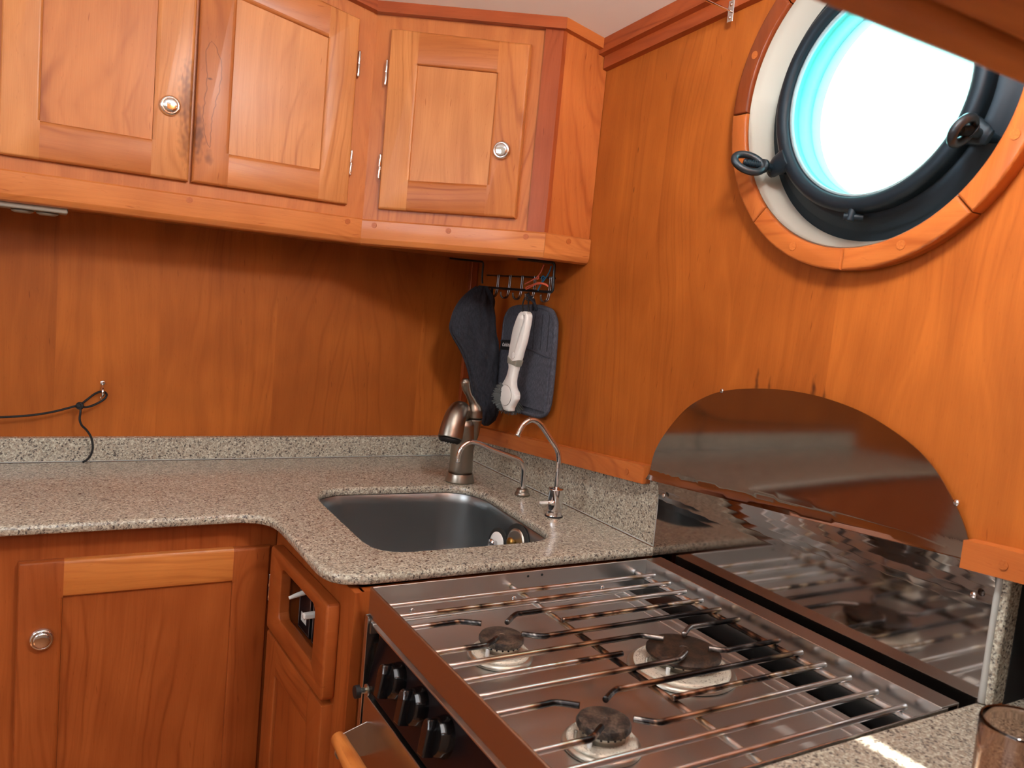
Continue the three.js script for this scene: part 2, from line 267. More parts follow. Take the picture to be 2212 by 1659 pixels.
// ---------------------------------------------------------------- porthole
{
  const w = new THREE.Group(); w.name = 'window_1'; w.userData = { kind: 'structure', label: 'round bronze porthole in a segmented wooden ring' }; scene.add(w);
  w.position.set(0, PC[1], PC[0]); w.rotation.y = -Math.PI / 2;         // local x = world z, local y = up, local z = world -x (into the room)
  const tones = ['#eed4bc', '#e6cbb2', '#b08a80', '#9a746a', '#dcbca2', '#e6c6aa', '#f2d6ba', '#ecceb2'];
  const mats = tones.map((c) => woodMat(T.solid, c, 0.32, 0.4, 0.14));
  for (let k = 0; k < 8; k++) {
    const a0 = k * Math.PI / 4 + 0.0035, a1 = (k + 1) * Math.PI / 4 - 0.0035, s = new THREE.Shape();
    s.absarc(0, 0, 0.245, a0, a1, false); s.absarc(0, 0, 0.2145, a1, a0, true);
    const seg = part(w, 'ring_segment', wv(toCreasedNormals(extrude(s, 0.025, 0.003, 3, 16).translate(0, 0, -0.006), 0.6), k % 4 < 1 || k % 4 > 2 ? 'y' : 'x'), mats[k]);
    const am = (a0 + a1) / 2; part(seg, 'wood_plug', toZ(new THREE.CylinderGeometry(0.0062, 0.0062, 0.002, 20)), mats[(k + 1) % 8], [0.229 * Math.cos(am), 0.229 * Math.sin(am), 0.0188]);
  }
  part(w, 'liner', toZ(lathe([[0.2128, 0.0135], [0.2122, -0.002], [0.2, -0.03], [0.2, -0.05], [0.25, -0.05], [0.25, -0.044], [0.224, -0.04], [0.224, 0.0], [0.2128, 0.0135]], 96)), M.liner);
  part(w, 'flange', toZ(lathe([[0.143, -0.045], [0.204, -0.045], [0.204, -0.034], [0.2, -0.03], [0.186, -0.028], [0.184, -0.02], [0.172, -0.018], [0.169, -0.012], [0.15, -0.012], [0.143, -0.02], [0.143, -0.045]], 96)), M.bronze);
  part(w, 'port_frame', toZ(lathe([[0.141, -0.014], [0.1425, 0.004], [0.145, 0.009], [0.15, 0.0115], [0.158, 0.011], [0.1635, 0.006], [0.164, -0.012], [0.141, -0.014]], 96)), M.bronze);
  part(w, 'gasket', toZ(lathe([[0.1415, -0.004], [0.1425, 0.0015], [0.139, 0.0015], [0.138, -0.004], [0.1415, -0.004]], 80)), M.spigotGrey);
  part(w, 'pane', toZ(new THREE.CylinderGeometry(0.1405, 0.1405, 0.0015, 72)), M.glass, [0, 0, -0.004]);
  part(w, 'spigot', toZ(lathe([[0.1405, -0.006], [0.1398, -0.014], [0.1385, -0.0155], [0.1385, -0.024], [0.1392, -0.026], [0.1395, -0.044], [0.15, -0.044], [0.15, -0.046], [0.142, -0.046], [0.142, -0.006], [0.1405, -0.006]], 80)), M.spigot);
  part(w, 'spigot_lip', toZ(lathe([[0.1395, -0.044], [0.1385, -0.046], [0.1405, -0.066], [0.16, -0.066], [0.16, -0.044], [0.1395, -0.044]], 80)), M.spigotGrey);
  // clamp lug on the frame with a swing bolt and a loop nut (dog)
  function dog(ang, tip) {
    const ca = Math.cos(ang), sa = Math.sin(ang), at = (r, z) => [ca * r, sa * r, z];
    const lug = part(w, 'clamp_lug', merge([sweep([at(0.152, 0.002), at(0.168, 0.004), at(0.184, 0.004), at(0.192, 0.002)], [0.02, 0.017, 0.013, 0.009], { seg: 16, sy: 0.62, up: V(0, 0, 1) }), sweep([at(0.181, -0.03), at(0.181, 0.03)], 0.0062, { div: 2 })]), M.bronze);
    const c = V(...tip), T1 = c.clone().sub(V(...at(0.181, 0.03))).normalize(), side = V(-sa, ca, 0.0), Lp = [];
    for (let k = 0; k < 14; k++) { const a = k / 14 * Math.PI * 2; const q = c.clone().add(T1.clone().multiplyScalar(Math.cos(a) * 0.0215)).add(side.clone().multiplyScalar(Math.sin(a) * 0.0155)); Lp.push([q.x, q.y, q.z]); }
    part(lug, 'loop_nut', merge([sweep(Lp, 0.0058, { closed: true, div: 42, seg: 14, up: V(0, 0, 1) }), sweep([at(0.181, 0.024), [c.x - T1.x * 0.02, c.y - T1.y * 0.02, c.z - T1.z * 0.02]], 0.0105, { div: 2 })]), M.bronzeLight);
    const th = []; for (let k = 0; k < 9; k++) { const q = c.clone().add(T1.clone().multiplyScalar(-0.017 + k * 0.0027)); th.push(cyl([q.x, q.y, q.z], [q.x + T1.x * 0.0014, q.y + T1.y * 0.0014, q.z + T1.z * 0.0014], 0.0062)); } th.push(cyl([c.x - T1.x * 0.018, c.y - T1.y * 0.018, c.z - T1.z * 0.018], [c.x + T1.x * 0.008, c.y + T1.y * 0.008, c.z + T1.z * 0.008], 0.0052));
    part(lug, 'threaded_bolt', merge(th), M.bronze);
  }
  dog(Math.PI + 0.52, [-0.168, -0.088, 0.048]);
  dog(-0.45, [0.165, -0.082, 0.045]);
  part(w, 'hinge_pin', merge([cyl([-0.004, -0.158, 0.004], [-0.004, -0.176, 0.008], 0.0055), cyl([0.008, -0.17, -0.004], [-0.012, -0.17, 0.012], 0.0045)]), M.bronze);
}

// ---------------------------------------------------------------- dome lamp on the deckhead above the stove
{
  const lx = -0.46, lz = 1.48, ly = ceilY(lx, lz), t = thing('ceiling_lamp', 'round white dome lamp on the deckhead above the stove', 'lamp', [lx, ly, lz]);
  part(t, 'base_ring', lathe([[0.0, -0.001], [0.105, -0.001], [0.105, -0.018], [0.096, -0.024], [0.09, -0.02], [0.0, -0.02]], 40), M.white);
  const d = lathe([[0.09, -0.02], [0.092, -0.06], [0.086, -0.1], [0.066, -0.128], [0.036, -0.142], [0, -0.146]], 40);
  part(t, 'diffuser', d, P({ color: 0xfffaf0, roughness: 0.5, emissive: new THREE.Color(0xfff0dc), emissiveIntensity: 4 }));
  const pl = new THREE.PointLight(0xf8f8f6, 4.1, 0, 2); pl.position.set(0, -0.1, 0); pl.castShadow = true; pl.shadow.radius = 3.5; t.add(pl);
}

// ================================================================ UPPER CABINETS
// a framed door: outline [x0,x1,y0, top at x0, top at x1], panel the same; the door mesh is the panel, its frame pieces are children
function framedDoor(parent, o, p, z, mats, thick = 0.014, deep = 0.006) {
  const [x0, x1, y0, t0, t1] = o, [px0, px1, py0, q0, q1] = p, sl = (x) => t0 + (t1 - t0) * (x - x0) / (x1 - x0);
  const panel = part(parent, 'door', plank([[px0 - 0.008, py0 - 0.008], [px1 + 0.008, py0 - 0.008], [px1 + 0.008, q1 + 0.007], [px0 - 0.008, q0 + 0.009]], [0, 0, 0, 0], thick - deep, 0.002, z), mats.panel);
  part(panel, 'stile', plank([[x0, y0], [px0, y0], [px0, py0], [px0, q0], [px0, sl(px0)], [x0, t0]], [1, 0, 1.3, 0, 1, 1], thick, 0.005, z), mats.stile);
  part(panel, 'stile', plank([[px1, y0], [x1, y0], [x1, t1], [px1, sl(px1)], [px1, q1], [px1, py0]], [1, 1, 1, 0, 1.3, 0], thick, 0.005, z), mats.stile2 || mats.stile);
  part(panel, 'rail', plank([[px0, y0], [px1, y0], [px1, py0], [px0, py0]], [1, 0, 1.3, 0], thick, 0.005, z, 'x'), mats.rail);
  part(panel, 'rail', plank([[px0, q0], [px1, q1], [px1, sl(px1)], [px0, sl(px0)]], [1.3, 0, 1, 0], thick, 0.005, z, 'x'), mats.rail2 || mats.rail);
  return panel;
}
const knobGeo = toZ(lathe([[0, 0], [0.0175, 0], [0.0185, 0.0015], [0.0184, 0.0045], [0.0165, 0.0075], [0.0142, 0.0088], [0.0136, 0.0074], [0.0131, 0.0074], [0.0126, 0.0098], [0.0105, 0.0108], [0.006, 0.0113], [0, 0.0115]], 48));
const knob = (door, x, y, z) => part(door, 'knob', knobGeo, M.chrome, [x, y, z]).userData.label = 'round chrome push-button knob';
const hingeGeo = merge([cyl([0, 0.0005, 0], [0, 0.023, 0], 0.0032, 14), cyl([0, -0.023, 0], [0, -0.0005, 0], 0.0032, 14), new THREE.SphereGeometry(0.0032, 12, 8).translate(0, 0.0235, 0), new THREE.SphereGeometry(0.0032, 12, 8).translate(0, -0.0235, 0)]);
const hinge = (door, x, y, z) => part(door, 'hinge', hingeGeo, M.chrome, [x, y, z]);
const plugGeo = toZ(new THREE.CylinderGeometry(0.0058, 0.0058, 0.0016, 22));
// bottom moulding profile, run along local x
function moulding(x0, x1, yb, yt, z0, z1, cut0 = 0, cut1 = 0, ref = z0) {
  const R = 0.016, s = new THREE.Shape(); s.moveTo(z0, yb + 0.002); s.lineTo(z1 - R, yb); s.absarc(z1 - R, yb + R, R, -Math.PI / 2, 0, false); s.lineTo(z1, yt - 0.003); s.lineTo(z1 - 0.003, yt); s.lineTo(z0, yt); s.closePath();
  const g = new THREE.ExtrudeGeometry(s, { depth: 1, bevelEnabled: false, curveSegments: 10 }); g.rotateY(-Math.PI / 2); // depth -> -x, shape x -> z
  const p = g.attributes.position; for (let i = 0; i < p.count; i++) { const t = -p.getX(i), z = p.getZ(i); p.setX(i, lerp(x0 + cut0 * (z - ref), x1 + cut1 * (z - ref), t)); }
  g.computeVertexNormals(); return wv(toCreasedNormals(g, 0.5), 'x');
}
function cornice(x0, x1, z0, z1, top, h, cut0 = 0, cut1 = 0, ref = z0) {   // top(x) in local coordinates
  const g = box(0, 1, 0, 1, z0, z1, 0).toNonIndexed(); const p = g.attributes.position;
  for (let i = 0; i < p.count; i++) { const z = p.getZ(i), x = lerp(x0 + cut0 * (z - ref), x1 + cut1 * (z - ref), p.getX(i)); p.setX(i, x); p.setY(i, top(x) - (p.getY(i) > 0.5 ? -0.004 : h)); }
  g.computeVertexNormals(); return wv(g, 'x');
}
const doorMats = { panel: M.doorB, stile: M.door, stile2: M.door, rail: M.doorC, rail2: M.doorB };
{
  const c = thing('wall_cabinet', 'long cherry wall cabinet on the back wall with two framed doors', 'cabinet', [0, 0, 0]);
  const top = (x) => ceilY(x, 0.2);
  part(c, 'body', wv(merge([box(-1.7, -0.392, 1.424, 1.44, ZB, 0.185, 0), box(-1.7, -0.392, 1.44, 1.86, ZB, 0.02, 0)])), M.doorC);
  const face = plank([[-1.7, 1.44], [-0.383, 1.44], [-0.383, top(-0.383) - 0.002], [-1.7, top(-1.7) - 0.002]], [0, 0, 0, 0], 0.014, 0.001, 0.18);
  part(c, 'face_frame', face, M.frame);
  const d1 = framedDoor(c, [-1.046, -0.741, 1.4955, 1.986, 1.928], [-0.986, -0.807, 1.562, 1.902, 1.871], 0.194, doorMats);
  const restile = (door, k, x0, y0, m) => { const st = door.children.filter((q) => q.name === 'stile')[k]; boxUV(st.geometry, 'y', 0.068, 0.46, -x0 / 0.068, -y0 / 0.46); st.material = m; };
  restile(d1, 1, -0.807, 1.4955, woodMat(T.grime, 0xffffff));
  knob(d1, -0.7795, 1.6275, 0.208);
  const d2 = framedDoor(c, [-0.735, -0.428, 1.4955, 1.929, 1.871], [-0.67, -0.491, 1.5585, 1.850, 1.819], 0.194, { panel: M.door, stile: M.doorC, stile2: M.door, rail: M.doorB, rail2: M.doorC });
  restile(d2, 0, -0.735, 1.4955, woodMat(T.drip, 0xe6d2c2));
  hinge(d2, -0.4235, 1.783, 0.203); hinge(d2, -0.4255, 1.5825, 0.203);
  const mo = part(c, 'moulding', moulding(-1.7, -0.391, 1.4175, 1.4715, 0.16, 0.2065, 0, -0.41, 0.2), M.mould);
  for (const x of [-1.05, -0.737, -0.425]) part(mo, 'wood_plug', plugGeo, M.plug, [x, 1.461, 0.2066]);
  part(c, 'cornice', cornice(-1.7, -0.391, 0.17, 0.214, top, 0.019, 0, -0.41, 0.2), M.redwood);
}
{ // corner unit set at 45 degrees
  const th = -Math.atan2(0.28, 0.285), c = thing('corner_cabinet', 'diagonal cherry corner cabinet with one framed door', 'cabinet', [-0.391, 0, 0.2], th);
  const u = [Math.cos(th), -Math.sin(th)], top = (s) => ceilY(-0.391 + u[0] * s, 0.2 + u[1] * s), Lw = 0.3995;
  const toLocal = (x, z) => { const dx = x + 0.391, dz = z - 0.2; return [dx * u[0] + dz * u[1], -dx * u[1] + dz * u[0]]; };  // (s, outward)
  // bottom board as a polygon in plan
  const plan = [[-0.391, 0.186], [-0.391, ZB], [0.0, ZB], [0.0, 0.474], [-0.108, 0.474]].map(([x, z]) => toLocal(x, z));
  const bs = poly(plan.map(([s, o]) => [s, -o])); const bg = extrude(bs, 0.016).rotateX(-Math.PI / 2).translate(0, 1.424, 0); part(c, 'bottom_board', wv(bg), M.doorC);
  part(c, 'face_frame', plank([[-0.006, 1.44], [Lw, 1.44], [Lw, top(Lw) - 0.002], [-0.006, top(-0.006) - 0.002]], [0, 0, 0, 0], 0.014, 0.001, -0.02), M.frame);
  const d = framedDoor(c, [0.036, 0.336, 1.494, 1.861, 1.834], [0.1, 0.271, 1.5565, 1.789, 1.777], -0.006, { panel: M.door, stile: M.door, stile2: M.doorB, rail: M.doorC, rail2: M.doorC });
  knob(d, 0.2965, 1.6255, 0.008); hinge(d, 0.031, 1.773, 0.003); hinge(d, 0.032, 1.5815, 0.003);
  // solid post at the outer corner and end panel back to the hull side
  const post = [[-0.128, 0.448], [-0.0995, 0.4735], [-0.0995, 0.481], [-0.109, 0.482], [-0.135, 0.4565]].map(([x, z]) => toLocal(x, z));
  const tri = (pts, y0, y1f) => { const g = extrude(poly(pts.map(([s, o]) => [s, -o])), 1).rotateX(-Math.PI / 2); const p = g.attributes.position; for (let i = 0; i < p.count; i++) { const s = p.getX(i); p.setY(i, p.getY(i) > 0.5 ? y1f(s, p.getZ(i)) : y0); } g.computeVertexNormals(); return wv(toCreasedNormals(g, 0.4)); };
  const topAt = (s, o) => { const x = -0.391 + u[0] * s - u[1] * o, z = 0.2 + u[1] * s + u[0] * o; return ceilY(x, z) - 0.002; };
  part(c, 'corner_post', tri(post, 1.44, topAt), M.redwood);
  const end = [[-0.1, 0.466], [0.003, 0.466], [0.003, 0.4795], [-0.1, 0.4795]].map(([x, z]) => toLocal(x, z));
  part(c, 'end_panel', tri(end, 1.44, topAt), M.trim);
  const mo = part(c, 'moulding', moulding(0, Lw, 1.4165, 1.4705, -0.04, 0.0065, 0.41, 0.41, 0), M.mould);
  for (const s of [0.031, 0.197, 0.362]) part(mo, 'wood_plug', plugGeo, M.plug, [s, 1.459, 0.0066]);
  part(c, 'cornice', cornice(0, Lw, -0.03, 0.014, top, 0.019, 0.41, 0.41, 0), M.redwood);
  // return moulding and cornice parallel to the back wall
  const e = part(c, 'return_moulding', moulding(-0.1056, 0.003, 1.4165, 1.4705, 0.44, 0.4865, -0.41, 0, 0.48), M.mould);
  e.rotation.y = -th; const rc = V(-0.391, 0, 0.2).applyAxisAngle(V(0, 1, 0), -th).negate(); e.position.copy(rc);
  part(e, 'wood_plug', plugGeo, M.plug, [-0.052, 1.459, 0.4866]);
  const k2 = part(c, 'return_cornice', cornice(-0.1056, -0.016, 0.45, 0.494, (x) => ceilY(x, 0.48), 0.019, -0.41, 0, 0.48), M.trim); k2.rotation.y = -th; k2.position.copy(rc);
}
{ // strip light with two press buttons under the long cabinet
  const t = thing('light_fitting', 'slim grey under-cabinet light strip with two press buttons', 'light');
  part(t, 'housing', box(-1.2, -0.938, 1.4085, 1.4235, 0.13, 0.185, 0.003), M.plastic);
  for (const x of [-1.009, -0.97]) part(t, 'press_button', toZ(lathe([[0, 0], [0.0185, 0], [0.017, 0.004], [0.012, 0.006], [0, 0.0065]], 28)).rotateX(Math.PI / 2), M.plastic, [x, 1.4086, 0.157]);
}

// ================================================================ COUNTER
{
  const c = thing('countertop', 'speckled beige and grey granite worktop with sink cut-out', 'countertop');
  const s = new THREE.Shape(); s.moveTo(-1.7, 0.002); s.lineTo(-0.001, 0.002); s.lineTo(-0.001, 0.793); s.lineTo(-0.535, 0.793);
  s.bezierCurveTo(-0.585, 0.793, -0.606, 0.775, -0.607, 0.72); s.lineTo(-0.609, 0.53); s.bezierCurveTo(-0.611, 0.478, -0.622, 0.452, -0.672, 0.449); s.lineTo(-1.7, 0.452); s.closePath();
  const hole = new THREE.Path(); hole.moveTo(-0.497, 0.40); hole.lineTo(-0.5, 0.63); hole.bezierCurveTo(-0.499, 0.69, -0.48, 0.706, -0.43, 0.707); hole.lineTo(-0.23, 0.708); hole.bezierCurveTo(-0.17, 0.706, -0.153, 0.68, -0.149, 0.63);
  hole.lineTo(-0.134, 0.40); hole.bezierCurveTo(-0.136, 0.33, -0.165, 0.305, -0.225, 0.302); hole.lineTo(-0.42, 0.295); hole.bezierCurveTo(-0.47, 0.296, -0.495, 0.33, -0.497, 0.40); s.holes.push(hole);
  const g = extrude(s, 0.017, 0.0055, 4, 20).rotateX(Math.PI / 2).translate(0, 0.91, 0);
  part(c, 'slab', stone(toCreasedNormals(g, 0.6)), M.granite);
  part(c, 'backsplash', stone(box(-1.7, 0.0, 0.9095, 0.96, ZB, 0.0, 0.002)), M.granite);
  const g2 = box(0, 0.02, 0, 1, 0.0, 0.79, 0); const p = g2.attributes.position; for (let i = 0; i < p.count; i++) p.setY(i, p.getY(i) > 0.5 ? 0.985 + 0.0745 * (p.getZ(i)) : 0.9095); g2.computeVertexNormals();
  part(c, 'side_splash', stone(g2), M.granite);
  part(c, 'sealant', merge([sweep([[0.0, 0.912, 0.79], [-0.001, 0.96, 0.79], [-0.001, 1.024, 0.7915]], [0.004, 0.0035, 0.004], { div: 8 }), sweep([[-1.7, 0.9105, 0.0005], [-0.8, 0.9105, 0.0005], [0, 0.9105, 0.0005]], 0.0013, { div: 4, seg: 8 }), sweep([[-0.0005, 0.9105, 0], [-0.0005, 0.9105, 0.4], [-0.0005, 0.9105, 0.79]], 0.0013, { div: 4, seg: 8 })]), M.silicone);
  // undermount bowl
  const rim = hole.getPoints(14), cx = -0.322, cz = 0.503, ring = (k, y) => rim.map((q) => [cx + (q.x - cx) * k, y, cz + (q.y - cz) * k]);
  const rr = [ring(1.05, 0.8925), ring(1.012, 0.892), ring(1.008, 0.87), ring(0.985, 0.78), ring(0.965, 0.752), ring(0.92, 0.737), ring(0.84, 0.731), ring(0.4, 0.729), ring(0.14, 0.727)];
  const pos = [], idx = []; rr.forEach((r) => r.forEach((q) => pos.push(...q))); const n = rim.length;
  for (let i = 0; i + 1 < rr.length; i++) for (let j = 0; j < n; j++) { const a = i * n + j, b = i * n + (j + 1) % n; idx.push(a, b, a + n, b, b + n, a + n); }
  let sg = new THREE.BufferGeometry(); sg.setAttribute('position', new THREE.Float32BufferAttribute(pos, 3)); sg.setAttribute('uv', new THREE.Float32BufferAttribute(pos.flatMap((v, i) => (i % 3 === 0 ? [v * 3, pos[i + 2] * 3 + pos[i + 1] * 2] : [])), 2)); sg.setIndex(idx); sg = mergeVertices(sg); sg.computeVertexNormals();
  const sk = thing('sink', 'brushed steel bowl sink set under the granite worktop', 'sink');
  part(sk, 'bowl', sg, M.sink);
  part(sk, 'drain', lathe([[0, 0.722], [0.03, 0.722], [0.038, 0.729], [0.048, 0.7305], [0.048, 0.727], [0.05, 0.727]], 32).translate(cx, 0.001, cz), M.chrome);
}
{ // second worktop at the right of the stove, with its splash post
  const c = thing('right_countertop', 'granite worktop in the near right corner beside the stove', 'countertop');
  part(c, 'slab', stone(box(-0.62, 0.3, 0.893, 0.91, 1.381, 2.4, 0.005)), M.granite);
  const pg = stone(box(-0.004, 0.03, 0.9095, 1.07, 1.386, 1.3985, 0.005)); part(c, 'splash_post', pg, M.granite);
  part(c, 'sealant', sweep([[-0.003, 0.912, 1.3875], [-0.004, 0.98, 1.3865], [-0.003, 1.066, 1.386]], [0.0045, 0.0035, 0.0042], { div: 10 }), M.silicone);
}

// ================================================================ LOWER CABINETS
{
  const c = thing('base_cabinet', 'cherry base cabinet under the long counter with a framed door', 'cabinet');
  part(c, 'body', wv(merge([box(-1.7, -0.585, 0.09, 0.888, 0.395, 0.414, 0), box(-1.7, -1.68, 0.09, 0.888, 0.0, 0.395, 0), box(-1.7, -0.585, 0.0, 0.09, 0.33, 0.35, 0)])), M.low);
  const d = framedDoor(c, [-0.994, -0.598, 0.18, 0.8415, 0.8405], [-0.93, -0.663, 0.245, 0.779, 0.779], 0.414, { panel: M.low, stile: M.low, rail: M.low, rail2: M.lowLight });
  knob(d, -0.958, 0.7125, 0.428); hinge(d, -0.5945, 0.76, 0.421); hinge(d, -0.5945, 0.3, 0.421);
}
{
  const th = -(Math.PI / 2 - 0.04), c = thing('sink_cabinet', 'cherry base cabinet under the sink with recessed gas panel', 'cabinet', [-0.5935, 0, 0.42], th);
  // local x runs towards the camera, local z out into the room
  const fs = poly([[0.0, 0.0], [0.385, 0.0], [0.385, 0.888], [0.0, 0.888]]); const hp = new THREE.Path(); [[0.085, 0.72], [0.085, 0.842], [0.3, 0.842], [0.3, 0.72]].forEach((p, i) => (i ? hp.lineTo(...p) : hp.moveTo(...p))); hp.closePath(); fs.holes.push(hp);
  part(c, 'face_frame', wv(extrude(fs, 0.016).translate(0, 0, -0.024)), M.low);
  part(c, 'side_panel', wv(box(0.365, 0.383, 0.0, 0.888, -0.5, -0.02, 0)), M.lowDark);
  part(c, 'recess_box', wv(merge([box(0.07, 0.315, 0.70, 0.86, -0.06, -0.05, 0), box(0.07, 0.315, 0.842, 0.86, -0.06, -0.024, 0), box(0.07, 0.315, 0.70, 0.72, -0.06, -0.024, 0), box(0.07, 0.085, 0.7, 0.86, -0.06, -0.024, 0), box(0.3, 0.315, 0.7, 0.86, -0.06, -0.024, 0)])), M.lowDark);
  const fr = new THREE.Shape(); const rrect = (P_, x0, x1, y0, y1, r) => { P_.moveTo(x0 + r, y0); P_.lineTo(x1 - r, y0); P_.absarc(x1 - r, y0 + r, r, -Math.PI / 2, 0, false); P_.lineTo(x1, y1 - r); P_.absarc(x1 - r, y1 - r, r, 0, Math.PI / 2, false); P_.lineTo(x0 + r, y1); P_.absarc(x0 + r, y1 - r, r, Math.PI / 2, Math.PI, false); P_.lineTo(x0, y0 + r); P_.absarc(x0 + r, y0 + r, r, Math.PI, Math.PI * 1.5, false); };
  rrect(fr, 0.036, 0.335, 0.70, 0.854, 0.009); const fh = new THREE.Path(); rrect(fh, 0.1, 0.28, 0.739, 0.831, 0.014); fr.holes.push(fh);
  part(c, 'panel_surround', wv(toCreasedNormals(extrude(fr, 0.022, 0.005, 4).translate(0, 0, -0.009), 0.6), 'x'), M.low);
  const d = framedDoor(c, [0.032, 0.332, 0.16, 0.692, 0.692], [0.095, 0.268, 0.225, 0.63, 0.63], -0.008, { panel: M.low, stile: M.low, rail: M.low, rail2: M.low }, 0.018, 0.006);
  knob(d, 0.295, 0.47, 0.01); hinge(d, 0.028, 0.62, -0.002);
}
{ // gas control panel: two black plates with white toggles
  function canvas(w, h, f) { const c = document.createElement('canvas'); c.width = w; c.height = h; f(c.getContext('2d')); const t = new THREE.CanvasTexture(c); t.colorSpace = THREE.SRGBColorSpace; return t; }
  const th = -(Math.PI / 2 - 0.04), t = thing('gas_control_panel', 'black gas control panel with white toggle switches in wooden surround', 'control panel', [-0.5935, 0, 0.42], th);
  const t1 = canvas(256, 512, (x) => { x.fillStyle = '#1b1519'; x.fillRect(0, 0, 256, 512); x.strokeStyle = '#b9b2b0'; x.lineWidth = 4; x.strokeRect(10, 10, 236, 492); x.fillStyle = '#e6e4e0'; x.fillRect(60, 370, 120, 70); x.fillStyle = '#666'; x.fillRect(80, 395, 14, 18); x.fillRect(120, 400, 30, 12); x.fillStyle = '#7d7676'; x.fillRect(110, 120, 20, 8); });
  const t2 = canvas(512, 512, (x) => { x.fillStyle = '#1b1519'; x.fillRect(0, 0, 512, 512); x.strokeStyle = '#b9b2b0'; x.lineWidth = 4; x.strokeRect(10, 10, 492, 492); x.fillStyle = '#c9c2bc'; x.beginPath(); x.ellipse(70, 60, 26, 34, 0, 0, 7); x.fill(); x.font = 'bold 46px sans-serif'; x.fillStyle = '#bdb5b0'; x.fillText('GAS CONTROL', 110, 66); x.fillText('PANEL', 110, 118); x.fillStyle = '#8c8482'; x.fillRect(70, 260, 50, 10); x.fillRect(210, 300, 90, 10); x.fillRect(380, 230, 60, 10); x.fillRect(380, 330, 60, 10); x.fillRect(120, 430, 250, 14); x.fillStyle = '#000'; for (const [a, b] of [[170, 290], [250, 190], [330, 190]]) { x.beginPath(); x.arc(a, b, 12, 0, 7); x.fill(); } });
  const plate = (name, x0, x1, map) => { const g = new THREE.PlaneGeometry(x1 - x0, 0.118); const b = part(t, name, box(x0, x1, 0.722, 0.84, -0.03, -0.0245, 0.001), M.blackMatte); part(b, 'printed_face', g, P({ map, roughness: 0.35 }), [(x0 + x1) / 2, 0.781, -0.0242]); return b; };
  const a = plate('switch_plate', 0.1, 0.16, t1), b = plate('control_plate', 0.172, 0.298, t2);
  part(a, 'toggle', sweep([[0.128, 0.794, -0.0245], [0.1285, 0.791, -0.0115], [0.129, 0.787, 0.0045]], [0.0048, 0.0042, 0.003], { div: 8 }), M.white);
  part(b, 'toggle', box(0.196, 0.207, 0.778, 0.788, -0.0245, 0.003, 0.003), M.white);
}

